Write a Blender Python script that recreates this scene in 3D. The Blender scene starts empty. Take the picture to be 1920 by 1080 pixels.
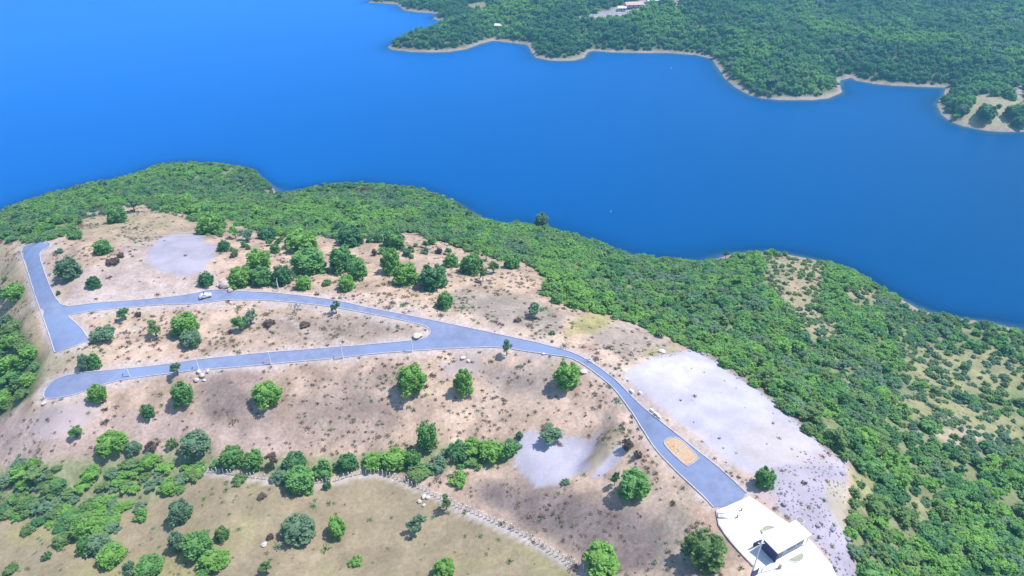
import bpy, bmesh, math, random
import numpy as np
from mathutils import Vector, Matrix
from mathutils.geometry import delaunay_2d_cdt
random.seed(7); RS = np.random.RandomState(11)
R = math.radians
S = bpy.context.scene
COL = S.collection

# ------------------------------------------------------------------ camera, sky, sun, exposure
CAMZ, PITCH, F = 180.0, R(33.0), 1300.0
cam = bpy.data.cameras.new('camera'); camo = bpy.data.objects.new('camera', cam); COL.objects.link(camo)
camo.location = (0, 0, CAMZ); camo.rotation_euler = (math.pi/2 - PITCH, 0, 0)
cam.sensor_width = 36; cam.lens = 36*F/1920; cam.clip_start = 1; cam.clip_end = 20000
S.camera = camo
SUN_EL, SUN_AZ = R(64), R(82)          # azimuth measured from +Y towards +X
w = bpy.data.worlds.new('World'); S.world = w; w.use_nodes = True
nt = w.node_tree; sky = nt.nodes.new('ShaderNodeTexSky'); sky.sky_type = 'NISHITA'; sky.sun_disc = False
sky.sun_elevation = SUN_EL; sky.sun_rotation = SUN_AZ; sky.air_density = 1.0; sky.dust_density = 0.6; sky.ozone_density = 2.0
bg = nt.nodes['Background']; bg.inputs[1].default_value = 0.15; nt.links.new(sky.outputs[0], bg.inputs[0])
sl = bpy.data.lights.new('sun', 'SUN'); sl.energy = 4.2; sl.angle = R(0.6); sl.color = (1, 0.96, 0.90)
slo = bpy.data.objects.new('sun', sl); COL.objects.link(slo)
sd = Vector((math.sin(SUN_AZ)*math.cos(SUN_EL), math.cos(SUN_AZ)*math.cos(SUN_EL), math.sin(SUN_EL)))
slo.rotation_euler = sd.to_track_quat('Z', 'Y').to_euler()
S.view_settings.view_transform = 'Standard'; S.view_settings.look = 'None'
S.view_settings.gamma = 1; S.view_settings.exposure = 0.34
S.cycles.volume_bounces = 0; S.cycles.max_bounces = 5; S.cycles.diffuse_bounces = 2
S.cycles.volume_step_rate = 4

# ------------------------------------------------------------------ helpers
cp, sp = math.cos(PITCH), math.sin(PITCH)
def ray(u, v):
    a = (np.asarray(u, float)-960)/F; b = -(np.asarray(v, float)-540)/F
    return a, cp + b*sp, -sp + b*cp
def P(u, v, z):
    x, y, k = ray(u, v); t = (CAMZ-z)/(-k)
    return x*t, y*t
def proj(x, y, z):
    dz = z-CAMZ; d = y*cp - dz*sp; up = y*sp + dz*cp
    return 960 + F*x/d, 540 - F*up/d, d
def link(o, parent=None):
    COL.objects.link(o)
    if parent: o.parent = parent
    return o
def tag(o, label=None, cat=None, group=None, kind=None):
    if label: o['label'] = label
    if cat: o['category'] = cat
    if group: o['group'] = group
    if kind: o['kind'] = kind
    return o
def empty(name, loc, rz=0):
    o = bpy.data.objects.new(name, None); o.empty_display_size = .5
    COL.objects.link(o); o.location = loc; o.rotation_euler = (0, 0, rz); return o
def npmesh(name, V, Fc, mats=(), smooth=False, fm=None):
    V = np.asarray(V, np.float32); me = bpy.data.meshes.new(name)
    me.vertices.add(len(V)); me.vertices.foreach_set('co', V.ravel())
    Fc = np.asarray(Fc, np.int32); n, k = Fc.shape
    me.loops.add(n*k); me.loops.foreach_set('vertex_index', Fc.ravel())
    me.polygons.add(n); me.polygons.foreach_set('loop_start', np.arange(0, n*k, k, dtype=np.int32))
    try: me.polygons.foreach_set('loop_total', np.full(n, k, np.int32))
    except Exception: pass
    if smooth: me.polygons.foreach_set('use_smooth', np.ones(n, bool))
    if fm is not None: me.polygons.foreach_set('material_index', np.asarray(fm, np.int32))
    me.update(calc_edges=True); me.validate()
    for m in mats: me.materials.append(m)
    return me
class MB:
    def __init__(s): s.b = bmesh.new()
    def box(s, c, d, rz=0, M=None, taper=1.0):
        m = Matrix.Translation(c) @ Matrix.Rotation(rz, 4, 'Z') @ Matrix.Diagonal((d[0], d[1], d[2], 1))
        if M is not None: m = M @ m
        r = bmesh.ops.create_cube(s.b, size=1)['verts']
        for q in r:
            if q.co.z > 0: q.co.x *= taper; q.co.y *= taper
        bmesh.ops.transform(s.b, matrix=m, verts=r); return s
    def cyl(s, p, q, r1, r2=None, n=8):
        r2 = r1 if r2 is None else r2
        p, q = Vector(p), Vector(q); d = q-p
        m = Matrix.Translation((p+q)/2) @ d.to_track_quat('Z', 'Y').to_matrix().to_4x4()
        v = bmesh.ops.create_cone(s.b, cap_ends=True, segments=n, radius1=r1, radius2=r2, depth=d.length)['verts']
        bmesh.ops.transform(s.b, matrix=m, verts=v); return s
    def ico(s, c, r, sc=(1, 1, 1), jit=0, sub=1, rnd=random):
        v = bmesh.ops.create_icosphere(s.b, subdivisions=sub, radius=r)['verts']
        for q in v:
            k = 1+rnd.uniform(-jit, jit); q.co = Vector((q.co.x*sc[0]*k, q.co.y*sc[1]*k, q.co.z*sc[2]*k)) + Vector(c)
        return s
    def prism(s, pts, z0, z1):
        a = [s.b.verts.new((x, y, z0)) for x, y in pts]; b = [s.b.verts.new((x, y, z1)) for x, y in pts]
        n = len(pts); s.b.faces.new(a[::-1]); s.b.faces.new(b)
        for i in range(n): s.b.faces.new((a[i], a[(i+1) % n], b[(i+1) % n], b[i]))
        return s
    def mesh(s, name, m, smooth=False, bevel=0):
        if bevel: bmesh.ops.bevel(s.b, geom=s.b.edges[:], offset=bevel, segments=1, affect='EDGES')
        bmesh.ops.recalc_face_normals(s.b, faces=s.b.faces[:])
        me = bpy.data.meshes.new(name); s.b.to_mesh(me); s.b.free(); me.materials.append(m)
        if smooth:
            for p in me.polygons: p.use_smooth = True
        return me
    def build(s, name, m, parent=None, **k):
        return link(bpy.data.objects.new(name, s.mesh(name, m, **k)), parent)

# lattice noise, numpy
_perm = RS.rand(256, 256)
def noise(x, y, s, seed=0):
    x = np.asarray(x, float)/s + seed*17.3; y = np.asarray(y, float)/s + seed*31.7
    xi = np.floor(x).astype(int); yi = np.floor(y).astype(int); fx = x-xi; fy = y-yi
    fx = fx*fx*(3-2*fx); fy = fy*fy*(3-2*fy)
    g = lambda a, b: _perm[a % 256, b % 256]
    return (g(xi, yi)*(1-fx)+g(xi+1, yi)*fx)*(1-fy) + (g(xi, yi+1)*(1-fx)+g(xi+1, yi+1)*fx)*fy
def fbm(x, y, s, o=4, seed=0):
    t = 0; a = .5; n = 0
    for i in range(o):
        t = t + a*noise(x, y, s, seed+i*3.1); n += a; a *= .55; s /= 2.03
    return t/n                                   # about 0..1
def sstep(a, b, x):
    t = np.clip((x-a)/(b-a), 0, 1); return t*t*(3-2*t)
def sdist(u, v, poly):                           # >0 inside
    u = np.asarray(u, float); v = np.asarray(v, float)
    best = np.full(u.shape, 1e18); ins = np.zeros(u.shape, bool); n = len(poly)
    for i in range(n):
        x0, y0 = poly[i]; x1, y1 = poly[(i+1) % n]
        dx, dy = x1-x0, y1-y0; L = dx*dx+dy*dy+1e-9
        t = np.clip(((u-x0)*dx+(v-y0)*dy)/L, 0, 1)
        best = np.minimum(best, (u-x0-t*dx)**2+(v-y0-t*dy)**2)
        if y0 != y1:
            c = ((y0 > v) != (y1 > v)) & (u < (x1-x0)*(v-y0)/(y1-y0)+x0); ins ^= c
    d = np.sqrt(best); return np.where(ins, d, -d)
def lin(c): return tuple(((k/255+.055)/1.055)**2.4 if k > 10 else k/255/12.92 for k in c)

# ------------------------------------------------------------------ materials
def mat(name, color=(.5, .5, .5), rough=.8, spec=.2, metal=0):
    m = bpy.data.materials.new(name); m.use_nodes = True
    b = m.node_tree.nodes['Principled BSDF']; b.inputs['Base Color'].default_value = (*color, 1)
    b.inputs['Roughness'].default_value = rough; b.inputs['Specular IOR Level'].default_value = spec
    b.inputs['Metallic'].default_value = metal; return m
def nodes(m):
    t = m.node_tree; return t, t.nodes, t.links, t.nodes['Principled BSDF']
def noisy(name, c1, c2, scale=1.0, rough=.85, bump=0.0, spec=.15, detail=6, rough_n=.65, coord='Object', c3=None, scale3=.1):
    m = mat(name, c1, rough, spec); t, N, L, b = nodes(m)
    tc = N.new('ShaderNodeTexCoord'); n = N.new('ShaderNodeTexNoise'); n.inputs['Scale'].default_value = scale
    n.inputs['Detail'].default_value = detail; n.inputs['Roughness'].default_value = rough_n
    L.new(tc.outputs[coord], n.inputs['Vector'])
    r = N.new('ShaderNodeValToRGB'); r.color_ramp.elements[0].position = .32; r.color_ramp.elements[1].position = .68
    r.color_ramp.elements[0].color = (*c1, 1); r.color_ramp.elements[1].color = (*c2, 1)
    L.new(n.outputs[0], r.inputs[0]); out = r.outputs[0]
    if c3:
        n3 = N.new('ShaderNodeTexNoise'); n3.inputs['Scale'].default_value = scale3; n3.inputs['Detail'].default_value = 4
        L.new(tc.outputs[coord], n3.inputs['Vector'])
        mr = N.new('ShaderNodeMapRange'); mr.inputs[1].default_value = .45; mr.inputs[2].default_value = .7; L.new(n3.outputs[0], mr.inputs[0])
        mx = N.new('ShaderNodeMix'); mx.data_type = 'RGBA'; L.new(mr.outputs[0], mx.inputs[0]); L.new(out, mx.inputs[6]); mx.inputs[7].default_value = (*c3, 1); out = mx.outputs[2]
    L.new(out, b.inputs['Base Color'])
    if bump:
        bp = N.new('ShaderNodeBump'); bp.inputs['Strength'].default_value = .6; bp.inputs['Distance'].default_value = bump
        L.new(n.outputs[0], bp.inputs['Height']); L.new(bp.outputs[0], b.inputs['Normal'])
    return m
def leafmat(name, dark, light, trans=.38, hue=0):
    m = mat(name, dark, .62, .12); t, N, L, b = nodes(m)
    geo = N.new('ShaderNodeNewGeometry'); oi = N.new('ShaderNodeObjectInfo'); tc = N.new('ShaderNodeTexCoord')
    n = N.new('ShaderNodeTexNoise'); n.inputs['Scale'].default_value = 1.1; n.inputs['Detail'].default_value = 2
    L.new(tc.outputs['Object'], n.inputs['Vector'])
    a = N.new('ShaderNodeMath'); a.operation = 'MULTIPLY_ADD'; L.new(geo.outputs['Random Per Island'], a.inputs[0]); a.inputs[1].default_value = .45
    mr = N.new('ShaderNodeMapRange'); mr.inputs[1].default_value = .35; mr.inputs[2].default_value = .65; mr.inputs[3].default_value = 0; mr.inputs[4].default_value = .4
    L.new(n.outputs[0], mr.inputs[0]); L.new(mr.outputs[0], a.inputs[2])
    a2 = N.new('ShaderNodeMath'); a2.operation = 'MULTIPLY_ADD'; L.new(oi.outputs['Random'], a2.inputs[0]); a2.inputs[1].default_value = .3; L.new(a.outputs[0], a2.inputs[2])
    mx = N.new('ShaderNodeMix'); mx.data_type = 'RGBA'; L.new(a2.outputs[0], mx.inputs[0])
    mx.inputs[6].default_value = (*dark, 1); mx.inputs[7].default_value = (*light, 1); L.new(mx.outputs[2], b.inputs['Base Color'])
    tr = N.new('ShaderNodeBsdfTranslucent'); L.new(mx.outputs[2], tr.inputs[0]); ms = N.new('ShaderNodeMixShader'); ms.inputs[0].default_value = trans
    out = N['Material Output']; L.new(b.outputs[0], ms.inputs[1]); L.new(tr.outputs[0], ms.inputs[2]); L.new(ms.outputs[0], out.inputs[0])
    return m
LM = {
 'bright': leafmat('leaf_bright_green', (.150, .325, .065), (.340, .620, .160)),
 'green':  leafmat('leaf_mid_green', (.115, .275, .082), (.275, .540, .180)),
 'deep':   leafmat('leaf_deep_green', (.070, .190, .072), (.180, .395, .165)),
 'olive':  leafmat('leaf_olive', (.140, .250, .080), (.300, .460, .180)),
 'grey':   leafmat('leaf_grey_green', (.135, .240, .140), (.275, .430, .260)),
 'dry':    leafmat('leaf_dry_brown', (.130, .105, .090), (.300, .240, .190)),
 'far':    leafmat('leaf_far_green', (.120, .280, .085), (.270, .540, .170)),
}
BARK = noisy('bark', (.11, .085, .065), (.22, .18, .14), 3, .9)
TWIG = noisy('twig_grey', (.20, .17, .15), (.36, .32, .28), 3, .9)
WHITEC = noisy('white_concrete', (.80, .79, .74), (.93, .92, .88), .6, .7, c3=(.72, .72, .68), scale3=.15)
KERB = noisy('kerb_concrete', (.44, .40, .44), (.62, .57, .61), .8, .8)
ASPH = noisy('asphalt_surface', (.190, .225, .355), (.270, .310, .470), .35, .85, c3=(.235, .315, .52), scale3=.05, detail=8)
SANDY = noisy('golden_sand', (.50, .33, .19), (.70, .48, .29), 1.6, .9, c3=(.60,.46,.36), scale3=.5)
ROCK = noisy('pale_rock', (.50, .44, .42), (.78, .72, .68), 1.5, .9)
STONE = noisy('rubble_stone', (.27, .25, .30), (.44, .41, .48), 1.2, .9)
POLEM = noisy('pole_concrete', (.80, .80, .84), (.90, .90, .94), 1, .8)
WOODP = noisy('weathered_post', (.72, .68, .66), (.88, .85, .82), 2, .9)
NAVY = mat('navy_paint', (.045, .045, .16), .55, .3)
WALLP = noisy('pale_wall', (.42, .42, .60), (.52, .52, .68), .8, .8)
DARKG = mat('dark_glass', (.012, .014, .03), .1, .5)
GREYM = mat('grey_metal', (.25, .25, .25), .5, .4)
ROOFT = noisy('faded_red_tile', (.62, .38, .34), (.78, .58, .54), 1.5, .8)
BEDM = noisy('planting_bed_soil', (.30, .31, .22), (.42, .42, .34), 2, .9)

# ------------------------------------------------------------------ near hill: heights
CP = [  # photo point -> height above the lake
 (1400,950,62),(1450,1040,62),(1500,1000,62),(1300,850,61),(1230,790,60.6),(1150,730,60),(1080,680,59.5),(1000,650,59),(900,635,58.4),(820,620,58),(640,570,57),(500,555,56.5),(400,550,56),(250,565,55.5),(120,580,55),
 (70,500,54.5),(60,465,54),(130,650,53.5),(100,600,54.5),(40,620,51),(110,735,50),(240,697,52),(370,685,53),(500,670,54),(700,655,56),(450,620,54.5),(250,640,53),(650,610,56),
 (100,850,44),(300,790,46),(450,760,49),(600,800,47),(800,760,51),(1000,730,55),(1000,780,53),(1020,870,50),(1100,860,51),(1130,800,55),(1190,850,57.5),(1250,930,58.5),(1300,960,60),(1230,1000,56),(1330,1040,59),
 (50,930,37),(200,900,39),(370,850,42),(400,880,41.5),(600,875,43),(750,865,44.5),(900,840,48),(100,1070,38),(250,1040,38.5),(400,1000,41),(700,1000,43),(1000,1060,47),(900,940,46),(1130,1060,51),(850,900,46),(500,940,42),(1100,950,52),
 (340,480,56),(250,440,50),(300,400,44),(560,500,55),(560,460,52),(800,510,55),(750,440,45),(950,560,57),(1000,510,52),(1100,600,58),(1200,650,59),(1300,720,60.5),(1400,780,60.5),(1500,850,60),(1535,840,58.5),(1400,700,55),(1300,650,54.5),(1580,1000,59),(1560,900,59.5),(1620,900,52),(1640,1050,53),(1610,860,52),
 (130,430,44),(30,445,40),(200,370,26),(60,410,27),(350,340,12),(450,400,34),(620,400,30),(600,430,40),(740,380,18),(850,430,28),(1000,460,24),(1100,520,34),(1200,560,40),(1200,510,18),(1330,540,22),(1330,600,42),(1500,520,14),(1450,600,34),(1600,580,14),(1500,700,42),(1650,650,18),(1600,760,42),(1750,700,16),(1850,640,4.5),(1800,800,26),(1700,850,42),(1900,760,13),(1900,900,28),(1750,1000,44),(1900,1060,36),
 (0,520,44),(0,600,42),(10,700,39),(0,800,39),(-60,560,36),(-150,480,20),(-150,700,28),(-200,900,28),(-150,1080,32),(2100,900,12),(2100,1100,28),(2250,1150,20),(1700,1200,54),(1400,1200,64),(1000,1200,52),(500,1200,42),(100,1200,38)]
SHORE = [(-350,560),(-150,452),(0,400),(60,380),(150,350),(240,332),(290,312),(350,306),(430,313),(480,325),(505,352),(530,370),(560,360),(600,350),(680,345),(720,350),(790,363),(850,385),(900,407),(930,420),(1000,420),(1060,434),(1120,454),(1180,478),(1250,486),(1330,493),(1356,486),(1400,476),(1480,479),(1560,496),(1620,517),(1660,541),(1700,574),(1712,590),(1760,594),(1830,604),(1920,618),(2050,645),(2250,720)]
pts = []
for u, v, z in CP:
    x, y = P(u, v, z); pts.append((float(x), float(y), z))
shw = [tuple(float(q) for q in P(u, v, 0)) for u, v in SHORE]
for i, (x, y) in enumerate(shw):
    pts.append((x, y, 0))
    a = shw[max(i-1, 0)]; b = shw[min(i+1, len(shw)-1)]
    tx, ty = b[0]-a[0], b[1]-a[1]; L = math.hypot(tx, ty); nx, ny = -ty/L, tx/L
    if i % 2 == 0: pts.append((x+nx*30, y+ny*30+8, -9))
    if i % 5 == 0: pts.append((x+nx*120, y+ny*120+40, -25))
PT = np.array(pts)
def _tps(d2): return np.where(d2 > 0, .5*d2*np.log(d2+1e-12), 0)
sc = 100.0; X = PT[:, :2]/sc; n = len(X)
K = _tps(((X[:, None]-X[None])**2).sum(-1)) + np.eye(n)*3e-4
Am = np.zeros((n+3, n+3)); Am[:n, :n] = K; Am[:n, n] = 1; Am[:n, n+1:] = X; Am[n, :n] = 1; Am[n+1:, :n] = X.T
W = np.linalg.solve(Am, np.concatenate([PT[:, 2], [0, 0, 0]]))
gx = np.arange(-390, 430, 1.2); gy = np.arange(38, 530, 1.2)
GX, GY = np.meshgrid(gx, gy)
q = np.stack([GX.ravel(), GY.ravel()], 1)/sc
H = np.zeros(len(q))
for s0 in range(0, len(q), 20000):
    c = q[s0:s0+20000]; d2 = ((c[:, None]-X[None])**2).sum(-1)
    H[s0:s0+20000] = _tps(d2) @ W[:n] + W[n] + c @ W[n+1:]
H = H.reshape(GX.shape)
H = np.clip(H, -30, 66)
ROAD = [(1343,958),(1320,932),(1270,886),(1228,843),(1203,802),(1180,765),(1150,727),(1120,702),(1092,682),(1068,670),(1030,665),(980,658),(940,651),(880,652),(800,656),(700,664),(600,674),(500,684),(400,692),(300,702),(235,711),(190,722),(155,736),(125,744),(95,749),(81,746),(84,731),(98,716),(125,704),(180,697),(260,689),(330,681),(440,667),(520,660),(620,651),(700,646),(765,640),(795,636),(809,624),(800,612),(760,602),(700,589),(640,578),(560,568),(500,563),(430,562),(385,568),(350,571),(300,571),(220,578),(150,587),(127,592),(134,599),(152,614),(166,635),(168,638),(165,640),(140,650),(107,660),(103,661),(101,657),(92,626),(78,588),(65,552),(50,502),(38,466),(60,457),(95,456),(94,464),(78,470),(74,480),(87,520),(102,556),(118,576),(160,571),(230,565),(300,559),(360,552),(395,543),(430,545),(540,551),(640,565),(720,583),(820,603),(930,626),(1000,641),(1060,656),(1098,672),(1142,702),(1182,741),(1232,786),(1290,831),(1340,870),(1380,906),(1406,931)]
PAD = [(1343,958),(1348,985),(1360,1003),(1382,1030),(1412,1062),(1412,1110),(1580,1110),(1560,1062),(1542,1040),(1522,1016),(1500,996),(1475,979),(1440,955),(1406,931)]
UU, VV, DD = proj(GX, GY, H)
roadmask = np.maximum(sstep(-14, -2, sdist(UU, VV, ROAD)), sstep(-14, -2, sdist(UU, VV, PAD)))
GR1 = [(1170,705),(1190,685),(1240,668),(1300,655),(1335,672),(1385,708),(1430,738),(1480,778),(1525,820),(1548,845),(1530,870),(1440,880),(1400,888),(1372,872),(1330,838),(1270,792),(1220,752),(1185,724)]
flat = np.maximum(roadmask, .8*sstep(-4, 8, sdist(UU, VV, GR1)))
Hn = (fbm(GX, GY, 34, 4, 3)-.5)*3.2 + (fbm(GX, GY, 7, 3, 9)-.5)*.9
shw_mask = sstep(2, 12, H)
H = H + Hn*(1-flat)*(.15+.85*shw_mask) + (fbm(GX, GY, 40, 2, 21)-.5)*3*(1-shw_mask)*(1-flat)
_a = P(1108, 878, 52.); _b = P(1156, 806, 56.)                       # low earth bank beside the small gravel patch
_t = np.clip(((GX-_a[0])*(_b[0]-_a[0])+(GY-_a[1])*(_b[1]-_a[1]))/((_b[0]-_a[0])**2+(_b[1]-_a[1])**2), 0, 1)
H = H + 2.0*np.exp(-((GX-_a[0]-_t*(_b[0]-_a[0]))**2+(GY-_a[1]-_t*(_b[1]-_a[1]))**2)/2.6**2)
def hgt(x, y):
    fx = np.clip((np.asarray(x, float)-gx[0])/1.2, 0, len(gx)-1.001); fy = np.clip((np.asarray(y, float)-gy[0])/1.2, 0, len(gy)-1.001)
    i = fx.astype(int); j = fy.astype(int); a = fx-i; b = fy-j
    return (H[j, i]*(1-a)+H[j, i+1]*a)*(1-b)+(H[j+1, i]*(1-a)+H[j+1, i+1]*a)*b
TT = np.arange(70, 640, .5)
def hit(u, v, off=0.0):
    dx, dy, dz = ray(u, v); x = dx*TT; y = dy*TT; z = CAMZ+dz*TT
    g = np.maximum(hgt(x, y), -1) + off; k = np.argmax(z <= g)
    t0 = TT[max(k-1, 0)]; z0 = z[k-1]-g[k-1]; z1 = z[k]-g[k]; t = t0 + .5*z0/(z0-z1+1e-9)
    return float(dx*t), float(dy*t)
def hitz(u, v, off=0.0):
    x, y = hit(u, v, off); return x, y, float(hgt(x, y))

# ---- ground colours by zone (what the soil itself is: bare earth, gravel, dry grass, scrub floor)
UU, VV, DD = proj(GX, GY, H)
uw = UU + (fbm(GX, GY, 5, 3, 31)-.5)*26; vw = VV + (fbm(GX, GY, 5, 3, 37)-.5)*20
def C(*c): return np.array(c, float)
soil = C(.455, .335, .258); tan = C(.47, .37, .255); pinkish = C(.545, .40, .32)
f1 = fbm(GX, GY, 22, 4, 41)[..., None]; f2 = np.clip((fbm(GX, GY, 4.5, 4, 47)[..., None]-.5)*2.3+.5, 0, 1); f3 = np.clip((fbm(GX, GY, 50, 3, 53)[..., None]-.5)*2.5+.5, 0, 1)
A = soil*(1-f3)+pinkish*f3
A = A*(.74+.46*f2)*(.80+.50*fbm(GX, GY, 38, 3, 57)[..., None])*1.02 ; A = A + (tan-A)*np.clip((f1-.5)*3, 0, 1)*.5
def zone(poly, col, fe=10, k=1.0, warp=1.0, tex=.25):
    global A
    uu = UU+(uw-UU)*warp; vv = VV+(vw-VV)*warp
    m = (sstep(-fe, fe, sdist(uu, vv, poly))*k)[..., None]
    A = A*(1-m) + (C(*col)*(1-tex/2+tex*f2))*m
# dry meadow, foreground
MEAD = [(-300,960),(0,965),(120,950),(210,955),(300,915),(340,890),(390,886),(440,892),(520,905),(610,905),(690,887),(745,900),(800,925),(860,955),(930,985),(1000,1018),(1060,1055),(1140,1120),(1140,1300),(-300,1300)]
zone(MEAD, (.345, .280, .185), 5, 1, .4)
# grass/weed tint in the meadow
gm = (sstep(.48, .68, f1[..., 0])*sstep(-5, 20, sdist(uw, vw, MEAD)))[..., None]*.55
A = A*(1-gm)+C(.36, .33, .15)*gm
LFT = [(-300,450),(0,448),(45,470),(40,520),(60,560),(75,620),(90,670),(60,740),(0,790),(-300,850)]
zone(LFT, (.42, .34, .21), 10, .7)
zone([(-100,585),(20,590),(55,640),(90,690),(60,745),(0,785),(-300,800)], (.16, .19, .09), 10, .9)
GUL = [(-300,870),(0,872),(60,850),(150,862),(190,850),(300,848),(380,820),(400,850),(520,855),(660,855),(700,845),(820,835),(970,815),(985,840),(960,868),(900,880),(820,880),(790,895),(700,875),(620,895),(520,893),(440,880),(380,890),(310,930),(215,970),(230,1050),(190,1060),(130,990),(0,960),(-300,960)]
zone(GUL, (.24, .28, .14), 8, .8)
WOOD = [(-400,640),(-300,450),(-100,380),(0,380),(60,360),(150,333),(240,316),(280,296),(350,290),(430,294),(480,308),(500,330),(520,350),(560,341),(600,332),(680,326),(720,331),(790,343),(850,366),(900,388),(930,401),(1000,401),(1060,416),(1120,436),(1180,461),(1250,468),(1330,481),(1360,482),(1400,468),(1480,466),(1560,481),(1620,501),(1660,526),(1698,565),(1714,578),(1760,578),(1830,588),(1920,604),(2050,630),(2300,700),(2300,1300),(1640,1300),(1612,1080),(1592,1010),(1596,940),(1606,880),(1590,858),(1552,845),(1530,815),(1480,772),(1430,732),(1380,698),(1330,662),(1290,645),(1240,628),(1180,600),(1100,580),(1040,562),(1012,545),(1020,515),(985,490),(930,484),(880,468),(845,456),(808,446),(775,436),(745,432),(718,438),(690,444),(640,448),(590,440),(520,440),(460,425),(420,415),(350,418),(345,400),(300,402),(270,382),(235,378),(215,400),(160,405),(130,440),(60,452),(0,450),(-100,470)]
zone(WOOD, (.19, .235, .105), 5, .88, .5)
CLEAR = [  # thin spots in the scrub
 [(1430,480),(1500,478),(1545,500),(1540,530),(1520,560),(1470,555),(1440,525)],[(1590,545),(1640,540),(1640,565),(1600,570)],[(1495,600),(1560,605),(1580,630),(1520,632)],
 [(1690,640),(1740,655),(1850,650),(1920,690),(1920,720),(1860,740),(1760,730),(1700,700)],[(1700,740),(1760,735),(1850,770),(1920,790),(1920,830),(1850,820),(1780,790),(1720,780)],[(1730,810),(1800,795),(1850,815),(1810,840),(1770,825)],
 [(160,395),(215,385),(260,395),(340,400),(345,440),(250,450),(180,450),(140,430)],[(1440,520),(1500,530),(1540,600),(1500,600)],[(1600,880),(1640,900),(1650,940),(1620,960),(1600,940)],[(1710,930),(1740,925),(1750,950),(1720,955)]]
for i_, c in enumerate(CLEAR): zone(c, (.41, .33, .22) if i_ in (0, 1, 2, 6, 7) else (.34, .32, .17), 12, .8)
zone([(1735,812),(1800,800),(1850,815),(1810,840),(1770,828)], (.50,.40,.30), 6, .8)
zone([(1290,645),(1330,662),(1380,698),(1430,732),(1480,772),(1530,815),(1552,845),(1535,850),(1515,825),(1470,785),(1425,748),(1375,712),(1330,678)], (.27,.225,.18), 5, .8)
PATCH = [
 ([(560,850),(700,840),(800,790),(1000,770),(1080,790),(960,812),(820,825),(700,850)], (.52,.385,.29), 14, .6),
 ([(800,730),(1060,760),(1100,800),(950,790)], (.50,.385,.30), 14, .5),
 ([(330,710),(480,700),(540,740),(500,800),(380,790)], (.34,.265,.24), 18, .5),  # stains and burnt or grassy patches of the soil
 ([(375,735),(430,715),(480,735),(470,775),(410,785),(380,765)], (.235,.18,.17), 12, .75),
 ([(395,690),(480,688),(500,720),(430,725),(380,710)], (.31,.215,.215), 8, .6),
 ([(430,745),(520,760),(600,850),(480,840)], (.40,.30,.265), 20, .5),
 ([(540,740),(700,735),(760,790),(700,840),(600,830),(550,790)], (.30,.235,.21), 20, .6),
 ([(620,700),(740,690),(760,740),(700,760),(600,750)], (.33,.265,.23), 16, .5),
 ([(920,680),(1030,680),(1060,740),(980,745),(900,720)], (.31,.265,.25), 18, .65),
 ([(880,740),(980,735),(1000,760),(890,770)], (.50,.38,.30), 14, .5),
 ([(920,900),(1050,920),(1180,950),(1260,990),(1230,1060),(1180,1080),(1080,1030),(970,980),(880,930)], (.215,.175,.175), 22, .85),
 ([(1240,930),(1310,980),(1340,1090),(1240,1100),(1230,1030)], (.28,.25,.22), 16, .65),
 ([(1190,900),(1260,910),(1220,960),(1150,930)], (.42,.33,.29), 12, .5),
 ([(560,590),(660,585),(760,600),(790,612),(770,630),(700,635),(600,640),(480,640),(520,600)], (.29,.24,.215), 12, .65),
 ([(850,540),(1000,560),(1060,590),(1040,630),(940,610),(860,580)], (.31,.275,.25), 14, .75),
 ([(1070,610),(1180,600),(1260,640),(1255,665),(1190,680),(1140,660)], (.35,.30,.275), 12, .7),
 ([(1080,590),(1120,583),(1145,600),(1115,625),(1065,628),(1060,612)], (.36,.33,.13), 8, .8),
 ([(1215,650),(1262,648),(1262,665),(1210,672)], (.40,.365,.18), 6, .7),
 ([(640,545),(800,565),(930,600),(1060,640),(1050,650),(920,612),(800,590),(690,572)], (.58,.47,.385), 8, .7),
 ([(1130,680),(1160,675),(1200,720),(1175,735),(1150,705)], (.60,.50,.42), 8, .7),
 ([(60,455),(90,450),(130,460),(130,540),(110,560),(100,540)], (.47,.36,.30), 8, .6),
 ([(95,640),(180,650),(210,660),(120,690),(70,720),(80,690)], (.40,.37,.24), 8, .6),
 ([(120,500),(400,500),(420,545),(300,556),(140,568)], (.50,.405,.385), 10, .8),
 ([(230,450),(330,440),(280,520),(200,520)], (.48,.39,.36), 12, .7),
 ([(1170,860),(1230,870),(1330,960),(1345,1000),(1320,985),(1230,920)], (.44,.35,.28), 10, .5),
 ([(-50,790),(140,770),(330,775),(560,830),(560,850),(300,845),(0,870)], (.55,.415,.375), 20, .8),
]
for p_, c_, fe, k_ in PATCH: zone(p_, c_, fe, k_)
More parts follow.
